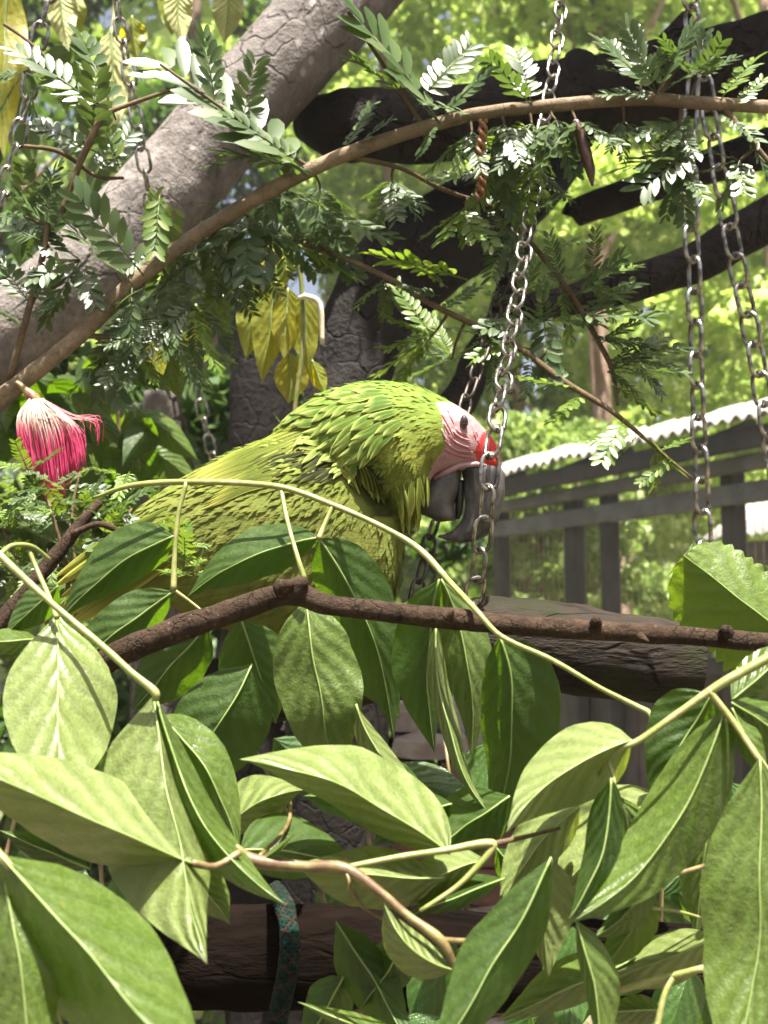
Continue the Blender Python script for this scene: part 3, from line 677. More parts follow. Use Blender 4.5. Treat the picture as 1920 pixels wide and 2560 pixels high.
    def row(kind, p0, p1, n, L, jit=10, lift=.2, wide=1.0, dirs=None):
        for i in range(n):
            f = (i + .5) / n; x = p0[0] + (p1[0] - p0[0]) * f + random.uniform(-jit, jit); y = p0[1] + (p1[1] - p0[1]) * f + random.uniform(-jit, jit)
            fx, fy = dirs(f) if dirs else flow(x, y); l = L * random.uniform(.8, 1.2); an = random.uniform(-.16, .16)
            gx = fx * math.cos(an) - fy * math.sin(an); gy = fx * math.sin(an) + fy * math.cos(an)
            feather(kind, x, y, x + gx * l, y + gy * l, lift * random.uniform(.6, 1.4), wide)
    def ribbon(kind, pts, w_, lift=6.0, kx=7):
        q = catmull([(a[0], a[1], 0) for a in pts], 5); V = []; UV = []; Fc = []; m = len(q); ok = []
        for i_, a in enumerate(q):
            p, n_ = S(a[0], a[1])
            if p is None: p, n_ = (ok[-1] if ok else (P(a[0], a[1], PD - .03), -FW))
            ok.append((p, n_))
        for i_, a in enumerate(q):
            s_ = i_ / (m - 1); p, n_ = ok[i_]; b_ = q[min(i_ + 1, m - 1)] - q[max(i_ - 1, 0)]
            d = (RT * b_[0] - UP * b_[1]).normalized(); n_ = (ok[max(0, i_ - 1)][1] + n_ + ok[min(m - 1, i_ + 1)][1]).normalized(); x_ = d.cross(n_).normalized()
            ww = w_ * (min(1, .35 + s_ * 2.2)) * (1 if s_ < .72 else max(.06, 1 - ((s_ - .72) / .28) ** 1.6)) / F * PD
            for j_ in range(5):
                v_ = j_ / 4 * 2 - 1; V.append(p + x_ * v_ * ww + n_ * ((4.5 + lift * s_ ** 1.5 - 3.2 * v_ * v_ * s_) / F * PD)); UV.append((s_, j_ / 4))
        for i_ in range(m - 1):
            for j_ in range(4): Fc.append((i_ * 5 + j_, i_ * 5 + j_ + 1, (i_ + 1) * 5 + j_ + 1, (i_ + 1) * 5 + j_))
        link('feather', mesh('feather', V, Fc, {'n': fm_n, 'w': fm_w, 'd': fm_d, 'e': fm_e}[kind], uv=UV), t)
    # dark under-feathers, then long mantle feathers sweeping back to the tail
    for k in range(26):
        f = k / 25; x = 640 + 250 * f + random.uniform(-10, 10); y = 1120 + 44 * f + random.uniform(-14, 24); ribbon('d', [(x, y), (x - 45, y + 12), (x - 90, y + 36)], 6.5, 3)
    for k in range(9):
        f = k / 8; x = 770 - 30 * f; y = 1060 + 70 * f; L = 1 - .18 * f
        ribbon('e' if k % 2 else 'w', [(x, y), (x - 90 * L, y + 34 + 4 * k * .3), (x - 190 * L, y + 84 - 3 * k), (x - 300 * L, y + 142 - 6 * k)], 11 + random.uniform(-2, 2), 5)
    for k in range(8):
        y = 1150 + k * 9; x = 735 - k * 7; ribbon('w' if k % 2 else 'e', [(x, y), (x - 60, y + 10), (x - 120, y + 36), (x - 180, y + 66)], 6.5 + random.uniform(-1, 2), 6)
    # coverts that fan over and hang down before the breast
    for k in range(13):
        f = k / 12; o = random.uniform(-5, 5)
        x = 715 + 40 * f; y = 1088 + 44 * f
        ribbon(('w', 'e', 'd')[k % 3], [(x, y), (x + 62, y + 6 + o), (x + 118 - 10 * f, y + 40 + 10 * f), (x + 160 - 20 * f + o, y + 92 + 14 * f)], 8.5 + random.uniform(-2, 3), 7)
    for k in range(9):
        f = k / 8; x = 845 + 50 * f; y = 1120 + 46 * f
        ribbon('e' if k % 2 else 'd', [(x, y), (x + 34, y + 22), (x + 54, y + 60), (x + 56 + random.uniform(-10, 10), y + 100)], 6 + random.uniform(-1, 2), 8)
    # ruffled nape: overlapping rows whose tips stand off
    for r_, (xa, ya, xb, yb, n_, L) in enumerate([(785, 1008, 900, 1150, 13, 104), (825, 986, 932, 1135, 14, 104), (862, 972, 960, 1118, 14, 96), (900, 964, 985, 1098, 13, 84), (940, 960, 1003, 1062, 11, 70)]):
        for k in range(n_):
            f = (k + .5) / n_; x = xa + (xb - xa) * f + random.uniform(-8, 8); y = ya + (yb - ya) * f + random.uniform(-8, 8); fx, fy = flow(x, y); l = L * random.uniform(.8, 1.2); tw = random.uniform(-.2, .2)
            ribbon('n', [(x, y), (x + fx * l * .5, y + fy * l * .5 - 3), (x + (fx - fy * tw) * l, y + (fy + fx * tw) * l)], random.uniform(7, 11), 9 if r_ < 4 else 5)
    # throat fringe hanging from the cheek
    row('w', (985, 1215), (1068, 1190), 8, 85, 6, .10, .6, lambda f: (.12, 1))
    row('w', (1000, 1250), (1050, 1240), 5, 80, 5, .10, .5, lambda f: (.1, 1))
    # tail feathers going back and down
    for k in range(6):
        feather('w', 420 + k * 6, 1270 + k * 22, 120 + k * 4, 1440 + k * 26, .02, .45)
    # ---- eye
    p, n_ = S(1157, 1058)
    def ball(c, rx, ry, rz, mat, name, par, seg=16):
        bm = bmesh.new(); bmesh.ops.create_uvsphere(bm, u_segments=seg, v_segments=10, radius=1)
        for v_ in bm.verts: v_.co = c + RT * v_.co.x * rx + UP * v_.co.y * ry + FW * v_.co.z * rz
        m_ = bpy.data.meshes.new(name); bm.to_mesh(m_); bm.free(); m_.materials.append(mat); m_.polygons.foreach_set('use_smooth', [True] * len(m_.polygons))
        return link(name, m_, par)
    ne = N('dark_eye'); ne.set(Base_Color=(.012, .009, .008), Roughness=.06, Specular_IOR_Level=.8)
    s = PD / F
    ey = ball(p + n_ * .0022, 10.5 * s, 17 * s, 10 * s, ne.m, 'eye', t)
    ring = []
    for i in range(20):
        th = 2 * math.pi * i / 20; ring.append(p + RT * math.cos(th) * 13 * s + UP * math.sin(th) * 19 * s + n_ * .0012)
    v, f, uv = tube_geo(ring + ring[:1], [4.2 * s] * 21, 6); link('eyelid', mesh('eyelid', v, f, ns.m), ey)
    # ---- beak
    nk = N('grey_beak'); c = nk.coord(); z1 = nk.noise(55, 5, nk.scale(c, (1.6, 1, .5)), .7); z2 = nk.noise(160, 3, c)
    nk.set(Base_Color=nk.ramp(z1, [(.36, (.0168, .0156, .0156)), (.52, (.0486, .0444, .0444)), (.68, (.1266, .1188, .1152))]), Roughness=.42); nk.bump(nk.math('ADD', z1, nk.math('MULTIPLY', z2, .3)), .5, .0016)
    nd = simple('dark_lower_beak', (.035, .034, .036), .42, 0, (.085, .078, .07), 60, .001)
    up_ = loft([(1200, 1150, 1150, 1158, 26, -4), (1252, 1168, 1152, 1172, 42, -4), (1262, 1210, 1158, 1200, 44, -4), (1258, 1256, 1160, 1230, 40, -4), (1246, 1298, 1163, 1262, 35, -4), (1224, 1334, 1158, 1290, 28, -4), (1184, 1354, 1146, 1310, 21, -4), (1140, 1355, 1124, 1330, 11, -4), (1096, 1344, 1095, 1339, 3, -4)], 18, 5)
    ub = link('upper_beak', mesh('upper_beak', *up_, nk.m), t)
    lo_ = loft([(1155, 1160, 1080, 1190, 34, -4), (1153, 1185, 1062, 1215, 42, -4), (1150, 1215, 1050, 1245, 44, -4), (1143, 1240, 1040, 1268, 42, -4), (1136, 1262, 1044, 1280, 40, -4), (1140, 1285, 1070, 1293, 34, -4), (1140, 1300, 1100, 1305, 20, -4)], 18, 5)
    link('lower_beak', mesh('lower_beak', *lo_, nd), t)
    tg = loft([(1160, 1200, 1140, 1200, 20, -2), (1160, 1240, 1138, 1242, 22, -2), (1156, 1280, 1138, 1280, 18, -2), (1148, 1298, 1138, 1298, 8, -2)], 10, 3)
    link('tongue', mesh('tongue', *tg, simple('black_tongue', (.012, .011, .012), .4)), t)
    # pink gape crease between cere and beak
    v, f, uv = tube_geo([P(1085, 1196, PD - .012), P(1120, 1178, PD - .0155), P(1150, 1163, PD - .016), P(1190, 1160, PD - .0165), P(1215, 1164, PD - .014)], [6 * s, 8 * s, 8 * s, 7 * s, 4 * s], 7)
    link('gape', mesh('gape', v, f, ns.m), t)
    # lines of tiny red feathers on the bare cheek
    lines = [[(1104, 1036), (1116, 1056), (1128, 1078), (1136, 1098)], [(1110, 1060), (1120, 1078), (1130, 1096), (1140, 1112)], [(1124, 1092), (1138, 1108), (1158, 1118), (1178, 1124)], [(1114, 1104), (1128, 1120), (1150, 1132), (1186, 1136)], [(1132, 1080), (1146, 1094), (1162, 1102), (1176, 1106)], [(1112, 1126), (1132, 1136), (1156, 1144), (1188, 1147)], [(1180, 1062), (1186, 1080), (1190, 1100)], [(1106, 1076), (1112, 1094), (1122, 1108)], [(1140, 1074), (1152, 1086), (1170, 1092)], [(1192, 1082), (1198, 1098), (1196, 1112)], [(1118, 1024), (1126, 1040), (1134, 1060)]]
    G = []; G2 = []
    for ln in lines:
        for off, g, rr in ((0, G, 1.5), (5, G2, 3.2)):
            q = [S(a[0] - off * .4, a[1] - off) for a in catmull([(*p_, 0) for p_ in ln], 4)]; q = [a[0] + a[1] * (.0003 if off == 0 else -.0002) for a in q if a[0] is not None]
            if len(q) > 3: g.append(tube_geo(q, [rr * s * (1 if 0 < k_ < len(q) - 1 else .4) for k_ in range(len(q))], 5))
    v, f, _ = join_geo(G); link('face_feather_lines', mesh('face_feather_lines', v, f, simple('dark_red_bristle', (.40, .07, .07), .6)), t)
    v, f, _ = join_geo(G2); link('skin_folds', mesh('skin_folds', v, f, ns.m), t)
    # ---- feet on the perch log
    mf = simple('scaly_grey_foot', (.10, .09, .085), .6, 0, (.05, .045, .04), 90)
    for (x, dz) in ((800, -.035), (880, .035)):
        G = [tube_geo([P(x, 1580, PD + dz), P(x + 4, 1606, PD + dz)], [.012, .010], 9)]
        for an in (-.5, -.15): G.append(tube_geo([P(x, 1604, PD + dz), P(x + an * 70, 1600, PD + dz - .02), P(x + an * 90, 1625, PD + dz - .036), P(x + an * 95, 1655, PD + dz - .04)], [.007, .0065, .0055, .002], 7))
        for an in (.15, .5): G.append(tube_geo([P(x, 1604, PD + dz), P(x + an * 60, 1600, PD + dz + .02), P(x + an * 80, 1630, PD + dz + .035), P(x + an * 85, 1650, PD + dz + .036)], [.007, .0065, .0055, .002], 7))
        v, f, _ = join_geo(G); link('foot', mesh('foot', v, f, mf), t)
parrot()

# ------------------------------------------------------------------ broad foreground leaves
PROF = np.array([(0, .02), (.03, .2), (.1, .56), (.2, .84), (.32, .98), (.42, 1), (.55, .92), (.68, .72), (.78, .50), (.87, .28), (.94, .11), (1, 0.0)])
def prof(t): return float(np.interp(t, PROF[:, 0], PROF[:, 1]))
def leaf(parent, base, tip, wl, wr, el=0.0, er=0.0, bow=(0, 0, 0), mat=None, wave=4.0, serr=0.0, blunt=0.0, rib=True, label=None, nu=22, nv=10, curl=0.0, name='leaf'):
    """base/tip: x, y, depth. wl / wr: half widths in px left / right of the base-tip heading (map sense).
    el / er: how much farther (m) the left / right edge lies than the midrib. bow: px, px, m offset of the middle."""
    el = max(abs(el), .012); er = max(abs(er), .012)
    b = np.array(base, float); t = np.array(tip, float); m = (b + t) / 2 + np.array(bow)
    V = []; UV = []; Fc = []; rp = []; rr = []; sd = random.random() * 90; pk = random.uniform(.82, 1.25); Lp = math.hypot(t[0] - b[0], t[1] - b[1])
    for i in range(nu + 1):
        s = i / nu; c = (1 - s) ** 2 * b + 2 * s * (1 - s) * (2 * m - (b + t) / 2) + s * s * t
        dv = 2 * (1 - s) * ((2 * m - (b + t) / 2) - b) + 2 * s * (t - (2 * m - (b + t) / 2)); l = math.hypot(dv[0], dv[1]) or 1
        nl = np.array((dv[1] / l, -dv[0] / l)); p_ = prof(s ** pk)
        c = c + np.array((nl[0], nl[1], 0)) * (Lp * .022 * noise.noise(Vector((s * 3, 7, sd))) * math.sin(math.pi * s)); c[2] += Lp / F * c[2] * .05 * noise.noise(Vector((s * 2.6, 3, sd))) * min(1, s * 4)
        if blunt and s > .6: p_ = max(p_, (1 - ((s - .6) / .4) ** blunt) ** .5 * .9) if s < 1 else .5
        for j in range(nv + 1):
            v = j / nv * 2 - 1; a = abs(v); wdt = (wl if v > 0 else wr) * p_; e = (el if v > 0 else er) * p_ * (1 + .55 * noise.noise(Vector((s * 2.2, 11 if v > 0 else 17, sd))))
            ed = 1 + (.07 * noise.noise(Vector((s * 5, v * 2, sd))) + .02 * noise.noise(Vector((s * 21, v * 2, sd)))) * a
            if serr: ed -= serr * a ** 8 * (abs((s * 15 + .15 * noise.noise(Vector((s * 9, v, sd)))) % 1.0 - .35) * 1.5)
            w_ = 1.7 * wave / F * c[2] * a ** 2 * p_ * (noise.noise(Vector((s * 4.5, 1 if v > 0 else -1, sd))) * 1.6)
            dep = c[2] + e * (a ** 1.15) + w_ + curl * a * a * p_
            xy = c[:2] + nl * (wdt * v / 1.0 * ed if v > 0 else wdt * v * ed)
            V.append(P(xy[0], xy[1], dep)); UV.append((s, (v + 1) / 2))
        rp.append(P(c[0], c[1], c[2] - .0004)); rr.append((2.6 * (1 - s) ** .8 + .5) / F * c[2] * (abs(l) ** .0))
    for i in range(nu):
        for j in range(nv): k = i * (nv + 1) + j; Fc.append((k, k + 1, k + nv + 2, k + nv + 1))
    me = mesh(name, V, Fc, mat or M_LEAF, uv=UV); o = link(name, me, parent)
    ev = np.zeros(len(me.edges) * 2, dtype=np.int32); me.edges.foreach_get('vertices', ev); ev = ev.reshape(-1, 2)
    me.attributes.new('sharp_edge', 'BOOLEAN', 'EDGE').data.foreach_set('value', ((ev % (nv + 1)) == nv // 2).all(axis=1))     # crease along the midrib
    if label: o['label'] = label
    if rib:
        v, f, uv = tube_geo(rp, rr, 5); r = bpy.data.objects.new('midrib', mesh('midrib', v, f, M_RIB)); COL.objects.link(r); r.parent = o
    return o
def stem(parent, pix, mat=None, name='stem', seg=7): return branch(name, pix, mat or M_STEM, parent, 6, seg, .10, 60)
G_ = 'broad leaved sprays before the parrot'
def sprays():
    # --- long arching green stem with hanging dark leaves behind the brown branch
    t = thing('leafy_spray', P(250, 1235, .80), 'arching thin green stem with dark leaves hanging behind the brown branch', 'plant', G_)
    stem(t, [(235, 1245, .82, 5), (330, 1214, .81, 7), (480, 1205, .80, 8), (690, 1216, .78, 8), (830, 1262, .77, 8), (960, 1320, .76, 8), (1050, 1375, .75, 9), (1120, 1450, .73, 8), (1190, 1525, .69, 7), (1255, 1592, .68, 7), (1380, 1650, .675, 7), (1500, 1720, .67, 6.5), (1595, 1768, .67, 8), (1625, 1785, .665, 8), (1640, 1830, .66, 6), (1680, 1905, .655, 4)])
    stem(t, [(702, 1218, .78, 6), (718, 1300, .765, 6), (740, 1380, .75, 6), (762, 1450, .745, 8)], name='leaf_stalk')
    stem(t, [(832, 1264, .77, 6), (812, 1310, .765, 6), (796, 1348, .76, 8)], name='leaf_stalk')
    stem(t, [(466, 1206, .80, 6), (445, 1290, .795, 6), (436, 1400, .79, 7), (434, 1476, .785, 9)], name='leaf_stalk')
    stem(t, [(434, 1474, .785, 5), (470, 1500, .785, 4), (515, 1535, .785, 3)], name='leaf_stalk')
    leaf(t, (434, 1340, .80), (150, 1550, .83), 60, 78, .02, .02, (-10, -20, 0), M_LEAFD)
    leaf(t, (436, 1478, .785), (165, 1690, .80), 60, 70, .02, .0, (0, -10, 0), M_LEAFD)
    leaf(t, (796, 1344, .765), (468, 1492, .79), 62, 66, .015, .03, (-10, -22, 0), M_LEAFD)
    leaf(t, (797, 1346, .765), (985, 1850, .80), 92, 80, .02, -.01, (30, -20, 0), M_LEAFD)
    leaf(t, (765, 1500, .755), (845, 1975, .76), 112, 108, .01, .012, (-8, 0, -.02), M_LEAF, label='large olive green leaf hanging straight down')
    leaf(t, (600, 1540, .80), (690, 1810, .82), 90, 95, .03, .0, (0, 0, 0), M_LEAFD)
    leaf(t, (630, 1660, .79), (425, 1975, .80), 120, 118, .03, .02, (10, 10, -.02), M_LEAFD)
    leaf(t, (520, 1560, .82), (330, 1780, .83), 80, 80, .0, .0, (0, 0, 0), M_LEAFD)
    leaf(t, (880, 1540, .83), (1000, 1800, .84), 70, 90, .0, .0, (0, 0, 0), M_LEAFD)
    leaf(t, (890, 1760, .74), (1088, 2015, .72), 30, 44, .02, -.01, (-22, 26, 0), M_LEAFP)
    # the folded leaves on the right part
    leaf(t, (1098, 1448, .745), (1088, 1885, .76), 38, 92, .0, .03, (-22, 0, 0), M_LEAFD)
    leaf(t, (1103, 1448, .745), (1178, 1898, .75), 66, 60, .03, .0, (30, -20, 0), M_LEAF)
    leaf(t, (1090, 1560, .72), (1240, 2056, .68), 26, 26, .03, -.02, (-42, 30, 0), M_LEAFP, label='long narrow pale leaf seen edge on')
    leaf(t, (1250, 1592, .69), (1218, 2112, .72), 122, 82, .02, .03, (46, -20, -.01), M_LEAFD, label='large dark leaf with a pale curved midrib')
    leaf(t, (1640, 1826, .665), (1705, 1940, .66), 34, 34, .01, .0, (5, 0, 0), M_LEAF)
    # --- left spray on pale stem
    t = thing('leafy_spray', P(-20, 1370, .66), 'pale straight stem with two large sunlit leaves hanging from it', 'plant', G_)
    stem(t, [(-30, 1360, .66, 9), (0, 1388, .655, 9), (120, 1500, .64, 9), (250, 1610, .625, 9), (330, 1682, .615, 9), (385, 1728, .61, 12), (388, 1752, .61, 9)])
    stem(t, [(0, 1386, .655, 7), (30, 1364, .665, 6), (80, 1366, .675, 6), (125, 1400, .685, 5)], name='leaf_stalk')
    stem(t, [(72, 1375, .675, 6), (95, 1430, .67, 6), (126, 1500, .655, 6), (142, 1545, .645, 7)], name='leaf_stalk')
    leaf(t, (142, 1538, .66), (160, 2030, .56), 150, 138, .035, .012, (-4, 0, -.01), M_LEAFP, wave=7, label='big pale green leaf puckered along its left side')
    leaf(t, (150, 1545, .66), (185, 1660, .66), 28, 10, .0, .0, (10, 0, 0), M_LEAFD)
    leaf(t, (384, 1742, .62), (518, 2410, .52), 78, 205, .05, .02, (-12, 10, 0), M_LEAFP, wave=5, label='largest pale leaf with its left half lit')
    leaf(t, (392, 1748, .615), (716, 2262, .56), 46, 62, .03, -.02, (-40, 60, .0), M_LEAF, curl=.0, wave=10, label='narrow curled leaf showing a bright yellow green inner side')
    leaf(t, (400, 1790, .64), (600, 2140, .62), 70, 50, .02, .0, (20, -30, 0), M_LEAF)
    leaf(t, (470, 2160, .60), (575, 2310, .61), 60, 60, .02, .0, (0, 0, 0), M_LEAF)
    leaf(t, (95, 1598, .72), (-80, 1612, .72), 34, 34, .01, .02, (0, 0, 0), M_LEAF)
    leaf(t, (145, 1465, .72), (10, 1590, .74), 44, 44, .01, .02, (0, 0, 0), M_LEAFD)
    # --- bottom left leaves
    t = thing('leafy_spray', P(0, 2140, .5), 'stem with the widest striped leaves in the bottom corner below the pale ones', 'plant', G_)
    stem(t, [(-60, 2060, .52, 10), (-15, 2120, .505, 11), (10, 2150, .50, 11), (60, 2205, .495, 8)])
    stem(t, [(600, 2130, .585, 9), (540, 2165, .575, 9), (480, 2158, .565, 10)], M_STEMB, name='leaf_stalk')
    leaf(t, (484, 2160, .565), (-190, 1868, .52), 100, 118, .03, .05, (30, 15, 0), M_LEAFP, wave=5, label='wide pale leaf pointing left, its lower half shaded')
    leaf(t, (0, 2138, .50), (540, 2760, .42), 160, 150, .05, .03, (0, 0, 0), M_LEAF, wave=5, label='widest leaf with clear side veins running to the bottom edge')
    leaf(t, (-6, 2150, .505), (60, 2760, .46), 90, 110, .0, .01, (30, 0, 0), M_LEAF)
    leaf(t, (225, 2172, .60), (0, 2076, .60), 36, 40, .0, .02, (0, 0, 0), M_LEAFD)
    stem(t, [(110, 2400, .52, 5), (130, 2480, .52, 5), (155, 2570, .52, 5)], name='leaf_stalk')
    # --- bottom centre spray on brown stem
    t = thing('leafy_spray', P(600, 2140, .60), 'forking brown twig with pale glossy leaves over the rope', 'plant', G_)
    stem(t, [(585, 2120, .60, 14), (640, 2152, .60, 17), (760, 2166, .595, 14), (860, 2170, .59, 15), (940, 2222, .585, 13), (1020, 2290, .58, 12), (1100, 2350, .575, 14), (1140, 2422, .575, 9)], M_STEMB)
    stem(t, [(1100, 2350, .575, 9), (1140, 2352, .58, 8), (1180, 2352, .585, 7)], M_STEMB, name='side_twig')
    stem(t, [(868, 2168, .59, 8), (1000, 2142, .60, 8), (1110, 2126, .605, 9), (1215, 2108, .61, 11), (1228, 2125, .61, 11), (1150, 2210, .605, 7), (1050, 2278, .60, 6)], M_STEM, name='side_twig')
    stem(t, [(1222, 2112, .61, 8), (1300, 2095, .62, 6), (1400, 2070, .63, 4)], M_TWIGD, name='side_twig')
    stem(t, [(860, 2170, .59, 6), (872, 2200, .585, 4), (870, 2225, .585, 2)], M_STEMB, name='side_twig')
    leaf(t, (1125, 2135, .615), (598, 1898, .60), 62, 112, .03, .05, (0, -48, 0), M_LEAFP, wave=9, label='bright wavy leaf pointing up to the left')
    leaf(t, (1110, 2195, .62), (735, 2162, .60), 90, 70, -.01, .04, (0, 10, 0), M_LEAFP, wave=9)
    leaf(t, (1090, 2110, .65), (760, 1990, .67), 60, 70, .0, .05, (0, -30, 0), M_LEAFD)
    leaf(t, (545, 2085, .68), (760, 1975, .67), 70, 60, .05, .0, (0, -25, 0), M_LEAFP, wave=7)
    leaf(t, (600, 2125, .64), (900, 2175, .64), 95, 70, .05, -.02, (0, -20, 0), M_LEAFD)
    leaf(t, (1275, 1990, .68), (1060, 2140, .68), 80, 90, .0, .05, (0, 0, 0), M_LEAFD)
    leaf(t, (1135, 2425, .575), (962, 2262, .58), 60, 42, -.02, .02, (-22, 26, -.01), M_LEAFP, wave=3, label='small cupped pale leaf at the twig end')
    leaf(t, (840, 2305, .66), (1020, 2610, .62), 62, 75, .0, .02, (10, 0, 0), M_LEAFD)
    leaf(t, (1010, 2610, .60), (745, 2505, .60), 26, 32, .0, .02, (0, 0, 0), M_LEAF)
    leaf(t, (1262, 2196, .63), (1020, 2290, .62), 30, 46, .0, .04, (0, 0, 0), M_LEAFD)
    leaf(t, (640, 2165, .60), (745, 2080, .59), 10, 10, .0, .01, (0, 0, 0), M_LEAF, rib=False)
    leaf(t, (1240, 2120, .66), (1330, 2230, .66), 40, 40, .0, .0, (0, 0, 0), M_LEAFD)
    leaf(t, (1130, 2010, .70), (930, 2110, .69), 70, 64, .02, .03, (0, -14, 0), M_LEAFD, label='dark leaf speckled with light below the hanging leaves')
    leaf(t, (1215, 2150, .635), (985, 2275, .625), 52, 60, .02, .04, (0, -20, 0), M_LEAFP)
    leaf(t, (720, 1960, .72), (560, 2060, .71), 50, 60, .02, .03, (0, -10, 0), M_LEAFD)
    leaf(t, (1020, 2330, .64), (900, 2520, .64), 62, 56, .02, .03, (10, 0, 0), M_LEAFD)
    leaf(t, (1180, 2355, .62), (1130, 2600, .60), 60, 58, .02, .02, (12, 0, 0), M_LEAFD)
    leaf(t, (860, 2440, .66), (760, 2620, .66), 60, 60, .02, .02, (0, 0, 0), M_LEAFD)
    leaf(t, (960, 1890, .74), (1090, 2070, .73), 46, 60, .02, .02, (0, 20, 0), M_LEAFD)
    stem(t, [(860, 2170, .59, 6), (900, 2260, .62, 5), (1020, 2330, .64, 5)], M_STEMB, name='side_twig')
    stem(t, [(640, 2150, .60, 6), (720, 2060, .66, 5), (720, 1960, .72, 5)], M_STEMB, name='side_twig')
    # --- right spray
    t = thing('leafy_spray', P(1930, 1640, .60), 'pale green stem crossing down with broad leaves below the sawn log end', 'plant', G_)
    stem(t, [(1990, 1600, .60, 13), (1920, 1645, .60, 13), (1800, 1712, .60, 12), (1700, 1780, .60, 9), (1600, 1850, .60, 9), (1555, 1868, .60, 8), (1520, 1900, .605, 6), (1500, 1940, .61, 5)])
    stem(t, [(1768, 1722, .60, 9), (1830, 1800, .595, 9), (1895, 1895, .585, 9), (1950, 1970, .58, 9)])
    stem(t, [(1520, 1900, .605, 6), (1535, 1950, .60, 5), (1530, 2000, .595, 5)], name='leaf_stalk')
    leaf(t, (1580, 1850, .60), (1265, 2082, .57), 100, 92, .035, .045, (-20, -28, 0), M_LEAFP, wave=6, label='bright pale leaf folded along its midrib under the log')
    leaf(t, (1812, 1772, .60), (1420, 2310, .56), 92, 100, .0, .03, (50, 60, 0), M_LEAF, wave=6, label='broad hanging green leaf curving to a narrow tip')
    leaf(t, (1900, 1895, .575), (1840, 2760, .52), 120, 150, .01, .02, (22, 0, 0), M_LEAF, wave=4, label='tallest upright green leaf at the edge')
    leaf(t, (1545, 1990, .61), (1505, 2300, .61), 66, 30, .0, .02, (45, -10, 0), M_LEAF)
    leaf(t, (1528, 1945, .585), (1420, 2300, .56), 40, 52, -.02, .03, (26, 20, 0), M_LEAFD, label='glossy dark leaf with a white glint')
    leaf(t, (1450, 2018, .64), (1245, 2275, .63), 60, 75, -.02, .03, (-10, -20, 0), M_LEAFP, wave=7)
    leaf(t, (1650, 1985, .66), (1385, 2250, .65), 90, 110, -.02, .04, (0, -20, 0), M_LEAFP, wave=7)
    leaf(t, (1378, 2143, .56), (1070, 2660, .52), 78, 90, .02, .02, (14, 14, 0), M_LEAFD, wave=3, label='deep green leaf with a pale straight midrib pointing down left')
    leaf(t, (1382, 2148, .60), (1372, 2445, .60), 74, 52, .0, .02, (-14, 0, 0), M_LEAFP)
    leaf(t, (1612, 2208, .61), (1478, 2345, .61), 46, 40, .0, .02, (20, 10, 0), M_LEAF)
    leaf(t, (1625, 2215, .625), (1500, 2430, .62), 60, 62, .0, .0, (20, 0, 0), M_LEAFS, serr=.12)
    leaf(t, (1438, 2298, .57), (1505, 2640, .55), 64, 26, .02, .0, (14, 0, 0), M_LEAF, label='narrow upright leaf folded in two greens')
    leaf(t, (1590, 2395, .64), (1240, 2555, .64), 50, 78, .0, .03, (0, 0, 0), M_LEAF)
    leaf(t, (1790, 2345, .63), (1480, 2470, .63), 70, 66, .0, .04, (0, 0, 0), M_LEAFP)
    leaf(t, (1650, 2525, .62), (1495, 2530, .62), 46, 40, .0, .02, (0, 0, 0), M_LEAF)
    leaf(t, (1780, 1735, .64), (1620, 2000, .65), 70, 110, .0, .0, (0, 0, 0), M_LEAFD)
    leaf(t, (1830, 1750, .61), (2010, 1600, .62), 60, 90, .01, .02, (0, 0, 0), M_LEAF)
    leaf(t, (1828, 1756, .60), (2030, 1880, .60), 60, 70, .02, .0, (0, 0, 0), M_LEAF)
    leaf(t, (1830, 1770, .60), (1915, 1950, .58), 36, 30, .01, .0, (0, 0, 0), M_LEAF)
    leaf(t, (1770, 2050, .66), (1740, 2350, .66), 60, 60, .0, .0, (0, 0, 0), M_LEAF)
    stem(t, [(1622, 2206, .62, 5), (1680, 2188, .63, 6), (1760, 2165, .64, 6)], M_STEMB, name='side_twig')
    stem(t, [(1622, 2270, .62, 4), (1700, 2280, .63, 4), (1770, 2300, .64, 4)], M_STEM, name='side_twig')
    stem(t, [(1515, 2488, .62, 8), (1600, 2460, .61, 9), (1680, 2440, .605, 9), (1760, 2420, .60, 9)], M_STEM, name='side_twig')
    stem(t, [(1682, 2442, .605, 9), (1660, 2490, .60, 8), (1640, 2580, .595, 8)], M_STEM, name='side_twig')
    # --- serrated leaf at the right edge
    t = thing('serrated_plant', P(2110, 1740, .73), 'single broad bright green leaf with ragged toothed top edge and insect bites', 'plant')
    stem(t, [(2160, 1840, .73, 7), (2110, 1740, .73, 7), (2055, 1662, .738, 7)])
    leaf(t, (2060, 1665, .74), (1708, 1388, .76), 176, 118, .03, .02, (0, 0, 0), M_LEAFS, wave=5, serr=.15, blunt=3.2, nu=68, nv=14)
    leaf(t, (2090, 1700, .745), (1850, 1730, .75), 60, 60, .0, .0, (0, 0, 0), M_LEAFS)
    # --- the shaded back leaves that fill the gaps
    t = thing('understory_shrub', P(800, 2700, 1.1), 'shaded dark leaves filling the gaps behind the broad leaved sprays', 'shrub')
    for i in range(46):
        x = random.uniform(-100, 2000); y = random.uniform(1800, 2600); d = random.uniform(.74, .84) if y > 2250 else random.uniform(1.02, 1.2)
        if 480 < x < 900 and y > 2180: continue
        an = random.uniform(.2, 2.9); L = random.uniform(200, 330)
        leaf(t, (x, y, d), (x + math.cos(an) * L, y + math.sin(an) * L, d + random.uniform(-.05, .05)), random.uniform(55, 85), random.uniform(55, 85), random.uniform(-.02, .03), random.uniform(-.02, .03), (0, -15, 0), M_LEAFU, rib=False, nu=12, nv=6)
    for i in range(9):
        x = i * 230 + random.uniform(-60, 60)
        stem(t, [(x, 2750, 1.0, 10), (x + random.uniform(-90, 90), 2300, 1.0, 7), (x + random.uniform(-150, 150), 1850, 1.05, 4)], M_STEMB)
sprays()
